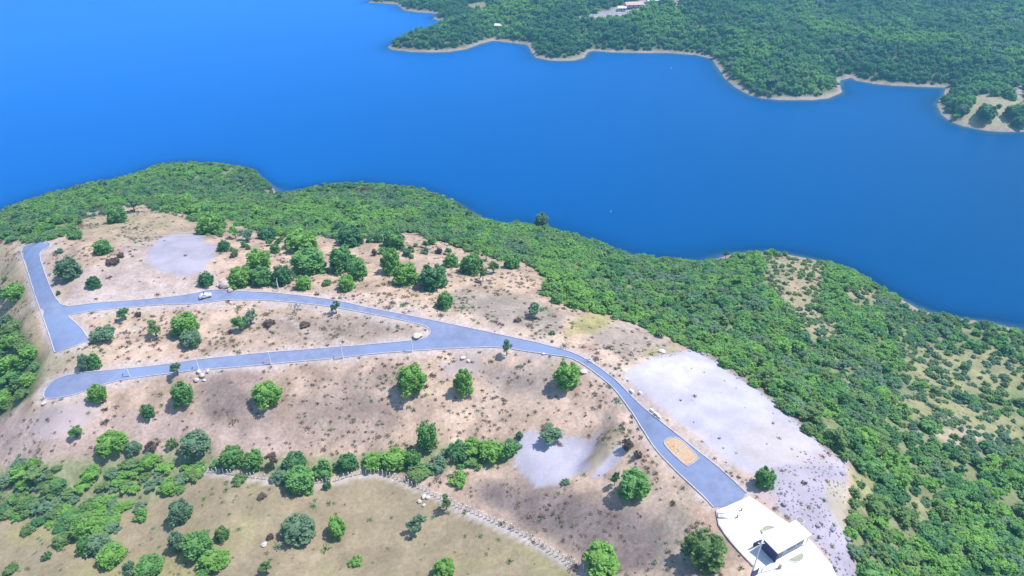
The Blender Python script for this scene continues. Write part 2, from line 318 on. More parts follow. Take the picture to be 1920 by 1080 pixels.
GRAV = [(GR1, (.49,.465,.56), 3, 1), 
 ([(278,470),(300,445),(340,437),(378,438),(382,452),(405,455),(404,480),(380,505),(350,518),(310,510),(276,495)], (.40,.375,.46), 4, .95),
 ([(958,830),(985,810),(1010,812),(1060,818),(1095,822),(1115,835),(1145,850),(1120,880),(1080,890),(1050,908),(1010,915),(978,890),(962,860)], (.46,.44,.53), 3, .97),
 ([(1105,895),(1135,862),(1160,832),(1172,835),(1165,862),(1130,895)], (.45,.43,.52), 3, .9),
 ([(1080,870),(1095,840),(1120,808),(1132,815),(1115,850),(1100,880)], (.36,.34,.44), 4, .6),
 ([(90,760),(175,745),(190,760),(160,800),(110,820),(60,815),(70,780)], (.42,.36,.385), 12, .7),
 ([(830,680),(900,672),(910,700),(840,705)], (.37,.34,.38), 8, .6),
 ([(880,655),(940,655),(900,668),(840,668)], (.46,.41,.38), 5, .6),
 ([(1440,880),(1540,855),(1575,850),(1590,880),(1580,960),(1595,1020),(1610,1100),(1570,1110),(1545,1040),(1520,1010),(1480,975),(1420,935),(1400,900)], (.39,.365,.45), 6, .9),
 ([(1545,905),(1580,900),(1592,950),(1600,1000),(1580,995),(1555,950)], (.42,.37,.27), 6, .8),
 ([(1470,858),(1500,848),(1560,840),(1592,858),(1590,880),(1560,870),(1500,880)], (.46,.40,.43), 5, .8),
 ([(1380,880),(1420,905),(1470,950),(1440,945),(1400,915)], (.56,.40,.37), 5, .7),
 ([(1275,815),(1330,850),(1385,890),(1410,925),(1395,915),(1330,868),(1280,826)], (.56,.42,.36), 4, .7),
 ([(1310,935),(1340,960),(1348,1000),(1310,990),(1300,960)], (.56,.38,.29), 6, .7)]
for p_, c_, fe, k_ in GRAV: zone(p_, c_, fe, k_, .45, .2)
zone([(1190,690),(1240,668),(1300,655),(1340,680),(1300,720),(1240,760),(1200,725)], (.58,.545,.60), 10, .6)
zone([(1400,800),(1470,790),(1520,830),(1500,870),(1420,880),(1380,850)], (.50,.44,.40), 14, .6)
zone([(1270,790),(1330,830),(1380,870),(1400,885),(1360,880),(1300,830)], (.60,.51,.47), 8, .6)
zone([(1112,884),(1098,866),(1128,815),(1150,792),(1168,800),(1160,832),(1138,862)], (.33,.275,.19), 4, .85, .4, .6)
# pale worn strips along the road edges and along the fence
def band(line, col, wd, k, warp=.3):
    global A
    best = np.full(UU.shape, 1e9); uu = UU+(uw-UU)*warp; vv = VV+(vw-VV)*warp
    for (x0, y0), (x1, y1) in zip(line[:-1], line[1:]):
        dx, dy = x1-x0, y1-y0; t = np.clip(((uu-x0)*dx+(vv-y0)*dy)/(dx*dx+dy*dy), 0, 1)
        best = np.minimum(best, np.hypot(uu-x0-t*dx, vv-y0-t*dy))
    m = (sstep(wd, wd*.4, best)*k)[..., None]; A = A*(1-m)+C(*col)*m
rm = (sstep(-16, -3, sdist(uw, vw, ROAD))*.8*(1-sstep(-6, 0, sdist(UU, VV, GR1))))[..., None]
A = A*(1-rm)+C(.56, .475, .455)*rm
FENCE = [(384,884),(410,886),(440,890),(480,896),(520,902),(570,908),(620,904),(650,896),(680,888),(705,886),(740,896),(790,916),(850,946),(920,975),(1000,1012),(1060,1052),(1110,1074)]
band([(a, b+3) for a, b in FENCE], (.56,.49,.46), 8, .85)
band([(a, b+6) for a, b in FENCE[12:]], (.56,.49,.48), 10, .75)
band([(300,545),(200,553),(125,568)], (.60,.52,.50), 6, .5)
band([(168,640),(200,628),(235,622),(270,612)], (.56,.49,.47), 4, .8)
band([(470,625),(472,608),(490,595),(520,590),(560,610),(610,640)], (.55,.47,.42), 5, .6)
band([(1195,905),(1150,890),(1200,940),(1290,1000)], (.52,.41,.35), 9, .6)
band([(400,870),(1,990)], (.3,.26,.18), 6, .2)
# wet/bare band at the water line
sb = sstep(1.5, .5, H + (fbm(GX, GY, 8, 2, 61)-.5)*1.2)[..., None]
A = A*(1-sb)+C(.38, .30, .25)*sb
ub = sstep(-.2, -3.5, H)[..., None]; A = A*(1-ub)+C(.05, .22, .26)*ub
A = np.clip(A, .01, .95)

def ground_mesh(name, GX, GY, H, A, m, AL=None):
    ny, nx = GX.shape; V = np.stack([GX.ravel(), GY.ravel(), H.ravel()], 1)
    idx = np.arange(nx*ny).reshape(ny, nx)
    Fc = np.stack([idx[:-1, :-1].ravel(), idx[:-1, 1:].ravel(), idx[1:, 1:].ravel(), idx[1:, :-1].ravel()], 1)
    me = npmesh(name, V, Fc, [m], True)
    at = me.color_attributes.new('soil', 'FLOAT_COLOR', 'POINT')
    al = (np.ones((nx*ny, 1)) if AL is None else AL.reshape(-1, 1))
    at.data.foreach_set('color', np.concatenate([A.reshape(-1, 3), al], 1).astype(np.float32).ravel())
    return link(bpy.data.objects.new(name, me))
def groundmat(name, amp=.24, s=1.3, bump=.25):
    m = mat(name, (.4, .3, .2), .95, .05); t, N, L, b = nodes(m)
    at = N.new('ShaderNodeAttribute'); at.attribute_name = 'soil'
    tc = N.new('ShaderNodeTexCoord')
    n1 = N.new('ShaderNodeTexNoise'); n1.inputs['Scale'].default_value = s; n1.inputs['Detail'].default_value = 7; n1.inputs['Roughness'].default_value = .75
    n2 = N.new('ShaderNodeTexNoise'); n2.inputs['Scale'].default_value = s*.28; n2.inputs['Detail'].default_value = 5; n2.inputs['Roughness'].default_value = .7
    L.new(tc.outputs['Object'], n1.inputs[0]); L.new(tc.outputs['Object'], n2.inputs[0])
    r1 = N.new('ShaderNodeMapRange'); r1.inputs[1].default_value = .3; r1.inputs[2].default_value = .7; r1.inputs[3].default_value = 1-amp; r1.inputs[4].default_value = 1+amp*.7; L.new(n1.outputs[0], r1.inputs[0])
    r2 = N.new('ShaderNodeMapRange'); r2.inputs[1].default_value = .3; r2.inputs[2].default_value = .7; r2.inputs[3].default_value = 1-amp*.5; r2.inputs[4].default_value = 1+amp*.4; L.new(n2.outputs[0], r2.inputs[0])
    mu = N.new('ShaderNodeMath'); mu.operation = 'MULTIPLY'; L.new(r1.outputs[0], mu.inputs[0]); L.new(r2.outputs[0], mu.inputs[1])
    lp = N.new('ShaderNodeMix'); L.new(at.outputs['Alpha'], lp.inputs[0]); lp.inputs[2].default_value = 1.0; L.new(mu.outputs[0], lp.inputs[3])
    vm = N.new('ShaderNodeVectorMath'); vm.operation = 'SCALE'; L.new(at.outputs['Color'], vm.inputs[0]); L.new(lp.outputs[0], vm.inputs['Scale'])
    L.new(vm.outputs[0], b.inputs['Base Color'])
    bp = N.new('ShaderNodeBump'); bp.inputs['Strength'].default_value = .5; bp.inputs['Distance'].default_value = bump; L.new(n1.outputs[0], bp.inputs['Height']); L.new(bp.outputs[0], b.inputs['Normal'])
    return m
GM = groundmat('ground_soil', .33, 1.1)
AL = np.ones(GX.shape)
for p_, *_ in GRAV[:7]+GRAV[8:9]: AL = np.minimum(AL, 1-.78*sstep(-4, 4, sdist(UU, VV, p_)))
AL = np.minimum(AL, 1-.25*sstep(-4, 4, sdist(UU, VV, MEAD)))
tag(ground_mesh('ground', GX, GY, H, A, GM, AL), 'bare pinkish hilltop soil with dry grass, falling to the lake', kind='structure')

# ------------------------------------------------------------------ far shore: heights
FS = [(690,5),(720,6),(745,8),(753,15),(760,20),(785,23),(806,24),(825,27),(812,34),(820,38),(835,40),(832,47),(819,53),(800,60),(770,70),(745,77),(728,88),(735,93),(770,97),(805,98),(841,97),(874,92),(900,82),(925,76),(960,80),(990,84),(996,95),(1005,108),(1029,113),(1053,114),(1077,113),(1095,108),(1102,98),(1110,95),(1150,98),(1197,99),(1250,99),(1305,103),(1335,110),(1348,128),(1358,145),(1372,158),(1387,168),(1405,178),(1429,184),(1460,187),(1494,187),(1525,187),(1553,184),(1578,173),(1574,160),(1574,151),(1597,145),(1605,151),(1640,157),(1671,160),(1720,162),(1774,164),(1770,178),(1757,195),(1765,213),(1780,226),(1804,236),(1849,245),(1885,247),(1930,246),(2050,240),(2300,235),(2700,240)]
fsw = [tuple(float(q) for q in P(u, v, 0)) for u, v in FS]
far_poly = fsw + [(1600, 900), (1600, 2600), (-300, 2600), (-200, 1500), (-160, 1150)]
fx = np.arange(-260, 1000, 3.2); fy = np.arange(380, 1700, 3.2)
FX, FY = np.meshgrid(fx, fy)
FD = sdist(FX, FY, far_poly)
hills = 6+26*fbm(FX, FY, 260, 3, 71)+10*fbm(FX, FY, 90, 3, 75)
FH = np.where(FD > 0, np.minimum(FD*.5, 1.6)+ (1-np.exp(-np.maximum(FD-5, 0)/60))*hills + np.maximum(FD-150, 0)*.05, FD*.25)
FH = np.clip(FH + (fbm(FX, FY, 30, 3, 77)-.5)*np.clip(FD*.1, 0, 3), -14, 120)
def fhgt(x, y):
    a = np.clip((np.asarray(x, float)-fx[0])/3.2, 0, len(fx)-1.001); b = np.clip((np.asarray(y, float)-fy[0])/3.2, 0, len(fy)-1.001)
    i = a.astype(int); j = b.astype(int); a = a-i; b = b-j
    return (FH[j, i]*(1-a)+FH[j, i+1]*a)*(1-b)+(FH[j+1, i]*(1-a)+FH[j+1, i+1]*a)*b
TF = np.arange(380, 1900, 2.0)
def fhit(u, v, off=0):
    dx, dy, dz = ray(u, v); x = dx*TF; y = dy*TF; z = CAMZ+dz*TF; g = np.maximum(fhgt(x, y), -.5)+off; k = int(np.argmax(z <= g))
    return float(x[k]), float(y[k]), float(fhgt(x[k], y[k]))
FU, FV, _ = proj(FX, FY, FH)
ff = fbm(FX, FY, 14, 4, 81)[..., None]
A2 = C(.15, .165, .085)*(.7+.6*ff)
FCLR = [[(1825,182),(1850,176),(1885,186),(1930,190),(1930,244),(1880,244),(1840,240),(1800,228),(1812,206)],[(1088,38),(1082,33),(1120,24),(1150,14),(1175,4),(1215,-2),(1222,8),(1198,22),(1168,32),(1120,37)],[(870,5),(915,3),(912,20),(880,20)],[(925,44),(945,44),(950,52),(925,53)],[(1258,-5),(1275,-5),(1272,20),(1262,20)],[(1890,165),(1915,160),(1925,185),(1900,188)]]
for i, c in enumerate(FCLR):
    m = sstep(-3, 3, sdist(FU+(ff[..., 0]-.5)*8, FV+(ff[..., 0]-.5)*5, c))[..., None]
    col = [C(.42,.37,.24), C(.40,.36,.38), C(.34,.30,.18), C(.40,.36,.26), C(.36,.33,.22), C(.38,.30,.30)][i]; A2 = A2*(1-m)+col*(.8+.4*ff)*m
sb = sstep(1.9, 1.1, FH)[..., None]; A2 = A2*(1-sb)+C(.38, .31, .27)*(.8+.4*ff)*sb
ub = sstep(-.1, -1.6, FH)[..., None]; A2 = A2*(1-ub)+C(.04, .18, .20)*ub
tag(ground_mesh('hills', FX, FY, FH, np.clip(A2, .01, .9), groundmat('far_ground_soil', .25, .3, .3)), 'low wooded hills with a thin pale beach across the lake', kind='structure')

# ------------------------------------------------------------------ water
def water_mat():
    m = mat('lake_water', (.01, .12, .5), .3, .05); t, N, L, b = nodes(m); b.inputs['IOR'].default_value = 1.33; b.inputs['Specular Tint'].default_value = (.2, .7, 1, 1)
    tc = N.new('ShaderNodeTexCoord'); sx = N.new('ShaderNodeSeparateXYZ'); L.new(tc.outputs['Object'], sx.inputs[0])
    # the open reach to the left and far gets a lighter base blue than the cove below the hill
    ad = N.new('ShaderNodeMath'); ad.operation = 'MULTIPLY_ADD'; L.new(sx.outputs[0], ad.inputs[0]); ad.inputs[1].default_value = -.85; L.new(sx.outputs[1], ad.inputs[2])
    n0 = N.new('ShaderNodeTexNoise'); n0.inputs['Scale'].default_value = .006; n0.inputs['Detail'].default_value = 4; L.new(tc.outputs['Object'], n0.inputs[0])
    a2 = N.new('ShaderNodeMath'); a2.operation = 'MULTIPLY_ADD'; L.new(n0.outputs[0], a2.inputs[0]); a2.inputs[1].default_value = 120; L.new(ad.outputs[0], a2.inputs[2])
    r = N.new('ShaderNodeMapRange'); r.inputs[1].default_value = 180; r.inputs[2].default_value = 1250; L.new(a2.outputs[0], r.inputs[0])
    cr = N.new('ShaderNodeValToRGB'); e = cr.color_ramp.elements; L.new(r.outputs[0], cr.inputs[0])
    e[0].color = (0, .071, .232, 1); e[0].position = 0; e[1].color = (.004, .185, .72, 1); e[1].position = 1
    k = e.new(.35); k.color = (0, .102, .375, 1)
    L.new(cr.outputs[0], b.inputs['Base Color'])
    n = N.new('ShaderNodeTexNoise'); n.inputs['Scale'].default_value = .9; n.inputs['Detail'].default_value = 5; n.inputs['Roughness'].default_value = .6
    mp = N.new('ShaderNodeMapping'); mp.inputs['Scale'].default_value = (1, .6, 1); L.new(tc.outputs['Object'], mp.inputs[0]); L.new(mp.outputs[0], n.inputs[0])
    bp = N.new('ShaderNodeBump'); bp.inputs['Strength'].default_value = .22; bp.inputs['Distance'].default_value = .25; L.new(n.outputs[0], bp.inputs['Height']); L.new(bp.outputs[0], b.inputs['Normal'])
    # shallow margin: let the bed show through where it is near the surface
    out = N['Material Output']; tr = N.new('ShaderNodeBsdfTransparent'); tr.inputs[0].default_value = (.55, .85, .95, 1)
    at = N.new('ShaderNodeAttribute'); at.attribute_name = 'shallow'; ms = N.new('ShaderNodeMixShader'); L.new(at.outputs['Fac'], ms.inputs[0])
    L.new(b.outputs[0], ms.inputs[1]); L.new(tr.outputs[0], ms.inputs[2]); L.new(ms.outputs[0], out.inputs[0])
    return m
wx = np.concatenate([np.arange(-6000, -600, 300), np.arange(-600, 1000, 4.0), np.arange(1000, 6001, 300)]); wy = np.concatenate([np.arange(-600, 180, 60), np.arange(180, 1300, 4.0), np.arange(1300, 8001, 300)])
WX, WY = np.meshgrid(wx, wy)
dep = np.full(WX.shape, -20.0)
inn = (WX > gx[0]+2) & (WX < gx[-1]-2) & (WY > gy[0]+2) & (WY < gy[-1]-2); dep = np.where(inn, np.maximum(dep, hgt(WX, WY)), dep)
inf = (WX > fx[0]+4) & (WX < fx[-1]-4) & (WY > fy[0]+4) & (WY < fy[-1]-4); dep = np.where(inf, np.maximum(dep, fhgt(WX, WY)), dep)
shal = np.clip(np.exp(np.minimum(dep, 0)/1.6), 0, 1)*.8; shal = np.where(dep < -9, 0, shal)
ny, nx = WX.shape; idx = np.arange(nx*ny).reshape(ny, nx)
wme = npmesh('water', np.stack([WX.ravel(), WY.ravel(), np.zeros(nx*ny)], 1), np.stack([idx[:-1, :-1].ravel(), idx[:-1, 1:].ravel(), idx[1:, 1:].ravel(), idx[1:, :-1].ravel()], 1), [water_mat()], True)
wa = wme.attributes.new('shallow', 'FLOAT', 'POINT'); wa.data.foreach_set('value', shal.astype(np.float32).ravel())
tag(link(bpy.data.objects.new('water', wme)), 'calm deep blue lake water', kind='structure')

# ------------------------------------------------------------------ road, kerbs, pad
def chaikin(p, it=2, closed=True):
    for _ in range(it):
        o = []; n = len(p)
        for i in range(n if closed else n-1):
            a, b = p[i], p[(i+1) % n]
            o += [(a[0]*.75+b[0]*.25, a[1]*.75+b[1]*.25), (a[0]*.25+b[0]*.75, a[1]*.25+b[1]*.75)]
        p = o if closed else [p[0]]+o[1:-1]+[p[-1]]
    return p
def drape(name, pxpoly, off, m, it=2, grid=1.6, world=None):
    w_ = world or [hit(u, v) for u, v in pxpoly]; w_ = chaikin(w_, it)
    arr = np.array(w_); x0, y0 = arr.min(0); x1, y1 = arr.max(0)
    g = np.stack(np.meshgrid(np.arange(x0, x1, grid), np.arange(y0, y1, grid)), -1).reshape(-1, 2)
    g = g + RS.uniform(-.2, .2, g.shape); d = sdist(g[:, 0], g[:, 1], w_); g = g[d > .5]
    vs = [Vector(p) for p in w_] + [Vector(p) for p in g.tolist()]
    r = delaunay_2d_cdt(vs, [], [list(range(len(w_)))], 1, 1e-4)
    V = [(v.x, v.y, float(hgt(v.x, v.y))+off) for v in r[0]]
    me = bpy.data.meshes.new(name); me.from_pydata(V, [], [list(f) for f in r[2]]); me.materials.append(m)
    for p in me.polygons: p.use_smooth = True
    me.update()
    if me.polygons and sum(p.normal.z for p in me.polygons) < 0: me.flip_normals()
    return link(bpy.data.objects.new(name, me)), w_
road, roadw = drape('road', ROAD, .09, ASPH, 1)
tag(road, 'pale blue grey asphalt road branching over the hilltop', kind='structure')
padw0 = [hit(u, v) for u, v in PAD]
pad, padw = drape('pavement', PAD, .13, WHITEC, 0)
tag(pad, 'bright white concrete forecourt around the gatehouse', kind='structure')
def ribbon(name, line, width, h0, h1, m, closed=False, skip=None):
    n = len(line); V = []; Fc = []; ok = []
    P_ = np.array(line)
    for i in range(n):
        a = P_[(i-1) % n] if (closed or i > 0) else P_[i]; b = P_[(i+1) % n] if (closed or i < n-1) else P_[i]
        t = b-a; t = t/(np.linalg.norm(t)+1e-9); nn = np.array([-t[1], t[0]])
        for s, hh in ((-.5, h0), (-.5, h1), (.5, h1), (.5, h0)):
            x, y = P_[i]+nn*width*s; V.append((x, y, float(hgt(P_[i][0], P_[i][1]))+hh))
        ok.append(not (skip and skip(P_[i])))
    for i in range(n if closed else n-1):
        j = (i+1) % n
        if ok[i] and ok[j]:
            for k in range(3): Fc.append((4*i+k, 4*i+k+1, 4*j+k+1, 4*j+k))
    me = bpy.data.meshes.new(name); me.from_pydata(V, [], Fc); me.materials.append(m); me.update()
    return link(bpy.data.objects.new(name, me))
def resamp(line, step, closed=True):
    L = list(line)+([line[0]] if closed else []); o = []
    for a, b in zip(L[:-1], L[1:]):
        d = math.hypot(b[0]-a[0], b[1]-a[1]); k = max(1, int(d/step))
        o += [(a[0]+(b[0]-a[0])*i/k, a[1]+(b[1]-a[1])*i/k) for i in range(k)]
    if not closed: o.append(line[-1])
    return o
pa, pb = padw0[0], padw0[-1]
def near_pad(p):
    d = sdist(np.array([p[0]]), np.array([p[1]]), padw0)[0]; return d > -.9
tag(ribbon('kerb', resamp(roadw, 1.2), .26, -.3, .22, KERB, True, near_pad), 'thin pale concrete kerb along the road', kind='structure')
pk = resamp([padw0[i] for i in (0, 1, 2, 3, 4)], 1.5, False)
tag(ribbon('kerb', pk, .35, -.3, .3, KERB), 'pinkish kerb along the white forecourt', kind='structure')

# ------------------------------------------------------------------ tree prototypes (real size = 1 unit wide, scaled per thing)
def quads(cs, size, up=1.5, rs=RS):
    n = len(cs); nrm = rs.normal(size=(n, 3)); nrm[:, 2] += up; nrm /= np.linalg.norm(nrm, axis=1)[:, None]
    a = rs.normal(size=(n, 3)); a -= (a*nrm).sum(1)[:, None]*nrm; a /= np.linalg.norm(a, axis=1)[:, None]; b = np.cross(nrm, a)
    s = size*(.6+.8*rs.rand(n))[:, None]; a = a*s; b = b*s*(.5+.35*rs.rand(n))[:, None]
    V = np.stack([cs-a, cs-b*.9+a*.1, cs+a, cs+b*.9+a*.1], 1).reshape(-1, 3)
    return V, np.arange(4*n).reshape(n, 4)
def crown_pts(kind, nl, rs):
    """leaf centres in a unit crown: x,y within .5, z 0..1"""
    out = []
    if kind == 'dense':      # rounded dome down almost to the ground
        nc = 30; 
        for i in range(nc):
            th = i*2.39996+rs.uniform(-.3, .3); ph = ((i+.5)/nc)*.92; rr = .38*math.sqrt(max(1-(ph-.1)**2, 0))
            c = np.array([math.cos(th)*rr*rs.uniform(.68, 1.14), math.sin(th)*rr*rs.uniform(.68, 1.14), .08+.74*ph])
            r = rs.uniform(.08, .19)
            d = rs.normal(size=(nl//nc, 3)); d /= np.linalg.norm(d, axis=1)[:, None]
            out.append(c + d*r*(.55+.45*rs.rand(len(d))[:, None]))
    elif kind == 'open':     # higher crown, irregular lobes, gaps
        nc = 20
        for i in range(nc):
            th = rs.rand()*6.283; q = rs.rand()
            rr = rs.uniform(.02, .40); c = np.array([math.cos(th)*rr, math.sin(th)*rr, .42+.42*q*(1-rr)])
            r = rs.uniform(.09, .17); d = rs.normal(size=(nl//nc, 3)); d /= np.linalg.norm(d, axis=1)[:, None]
            out.append(c+d*np.array([r, r, r*.7])*(.4+.6*rs.rand(len(d))[:, None]))
    elif kind == 'shrub':    # low, wide, ragged
        nc = 20
        for i in range(nc):
            th = rs.rand()*6.283; rr = .40*rs.rand()**.6; c = np.array([math.cos(th)*rr, math.sin(th)*rr, .2+.5*rs.rand()*(1-rr*1.3)])
            r = rs.uniform(.07, .17); d = rs.normal(size=(nl//nc, 3)); d /= np.linalg.norm(d, axis=1)[:, None]
            out.append(c+d*np.array([r, r, r*1.3])*(.3+.7*rs.rand(len(d))[:, None]))
    p = np.concatenate(out); p[:, 2] = np.maximum(p[:, 2], .03); return p
def crown_mesh(name, kind, nl, ls, seed):
    rs = np.random.RandomState(seed)
    V, Fc = quads(crown_pts(kind, nl, rs), ls, 1.6, rs)
    if kind != 'open' or ls > .06:               # the opaque heart of a full crown, under its leaves
        b = bmesh.new(); bmesh.ops.create_icosphere(b, subdivisions=2, radius=1)
        rx, zc, rz = {'dense': (.32, .38, .33), 'shrub': (.26, .22, .22), 'open': (.23, .55, .20)}[kind]
        iv = np.array([v.co[:] for v in b.verts]); iv *= (.84+.3*rs.rand(len(iv)))[:, None]; tri = np.array([[v.index for v in f.verts] for f in b.faces]); b.free()
        iv = iv*np.array([rx, rx, rz])+np.array([0, 0, zc]); iv[:, 2] = np.maximum(iv[:, 2], .02)
        Fc = np.concatenate([Fc, np.concatenate([tri[:, :1], tri], 1)+len(V)]); V = np.concatenate([V, iv])
        me = bpy.data.meshes.new(name); me.from_pydata(V.tolist(), [], [tuple(dict.fromkeys(f)) for f in Fc.tolist()]); me.materials.append(LM['green']); return me
    return npmesh(name, V, Fc, [LM['green']])
def trunk_mesh(name, kind, seed):
    rd = random.Random(seed); b = MB(); h = {'dense': .45, 'open': .5, 'shrub': .3}[kind]
    if kind == 'shrub':
        for i in range(5):
            a = rd.uniform(0, 6.28); e = Vector((math.cos(a)*.25, math.sin(a)*.25, .4)); b.cyl((e.x*.08, e.y*.08, -.05), e, .02, .008, 6)
    else:
        t = Vector((rd.uniform(-.04, .04), rd.uniform(-.04, .04), h)); b.cyl((0, 0, -.06), t*.5, .045, .034, 8); b.cyl(t*.48, t, .034, .026, 8)
        for i in range(5):
            a = i*1.256+rd.uniform(-.3, .3); e = t+Vector((math.cos(a)*rd.uniform(.16, .3), math.sin(a)*rd.uniform(.16, .3), rd.uniform(.12, .3)))
            b.cyl(t*.9, e, .02, .007, 6)
    return b.mesh(name, BARK)
def bare_mesh(name, seed):
    rd = random.Random(seed); b = MB()
    def br(p, d, L, r, k):
        e = p+d*L; b.cyl(p, e, r, r*.6, 4)
        if k:
            for _ in range(3 if k > 1 else 4):
                nd = (d+Vector((rd.uniform(-.9, .9), rd.uniform(-.9, .9), rd.uniform(-.2, .5)))).normalized(); br(p+d*L*rd.uniform(.6, 1), nd, L*.66, r*.55, k-1)
    for _ in range(4): br(Vector((0, 0, .02)), Vector((rd.uniform(-.6, .6), rd.uniform(-.6, .6), 1)).normalized(), .3, .018, 3)
    return b.mesh(name, TWIG)
CR = {'dense': [crown_mesh('crown_dense', 'dense', 2800, .048, 100+i) for i in range(3)],
      'open': [crown_mesh('crown_open', 'open', 1500, .050, 200+i) for i in range(3)],
      'shrub': [crown_mesh('foliage', 'shrub', 1500, .050, 300+i) for i in range(4)]}
TR = {k: [trunk_mesh('trunk', k, 5+i) for i in range(2)] for k in ('dense', 'open', 'shrub')}
BARE = [bare_mesh('branches', 3), bare_mesh('branches', 8)]
TRMESH = {}
def slot(o, m):
    o.material_slots[0].link = 'OBJECT'; o.material_slots[0].material = m
PROTO = {}
def tree(x, y, z, D, Ht, kind, mk, label, group=None, cat=None, rnd=random):
    names = {'dense': ('round_tree', 'crown', 'trunk', 'tree'), 'open': ('open_tree', 'crown', 'trunk', 'tree'), 'shrub': ('shrub', 'foliage', 'stem', 'shrub')}[kind]
    ci = rnd.randrange(len(CR[kind])); key = (kind, ci)
    if key not in PROTO:
        PROTO[key] = (bpy.data.objects.new(names[1], CR[kind][ci]), bpy.data.objects.new(names[2], TR[kind][ci % 2]))
    r = empty(names[0], (x, y, z), rnd.uniform(0, 6.28)); r.scale = (D*rnd.uniform(.9, 1.1), D*rnd.uniform(.86, 1.04), Ht)
    c = PROTO[key][0].copy(); link(c, r); slot(c, LM[mk]); t = PROTO[key][1].copy(); link(t, r)
    tag(r, label, cat or names[3], group); return r
def bare(x, y, z, D, Ht, label, group=None):
    r = empty('bare_tree', (x, y, z), random.uniform(0, 6)); r.scale = (D, D, Ht)
    link(bpy.data.objects.new('branches', BARE[random.randrange(2)]), r); tag(r, label, 'tree', group); return r
OCC = []
def place(u, v, w_, h_, kind, mk, label, group=None):
    D = 6.0; Ht = 5.0
    for _ in range(4):
        x, y, z = hitz(u, v, Ht*.5); _, _, d = proj(x, y, z+Ht*.5); pm = F/d
        D = w_/pm*1.01; dz = (CAMZ-z)/math.sqrt(x*x+y*y+(CAMZ-z)**2); c2 = math.sqrt(1-dz*dz)
        hm = h_/pm; Ht = math.sqrt(max(hm*hm-(D*dz*.92)**2, 0))/c2 if hm > D*dz*.92 else 0
        Ht = min(max(Ht*.92, .58*D), 1.7*D)
    OCC.append((x, y, D*.45))
    if kind == 'bare': return bare(x, y, z, D, Ht, label, group)
    return tree(x, y, z-.1, D, Ht*1.04, kind, mk, label, group)

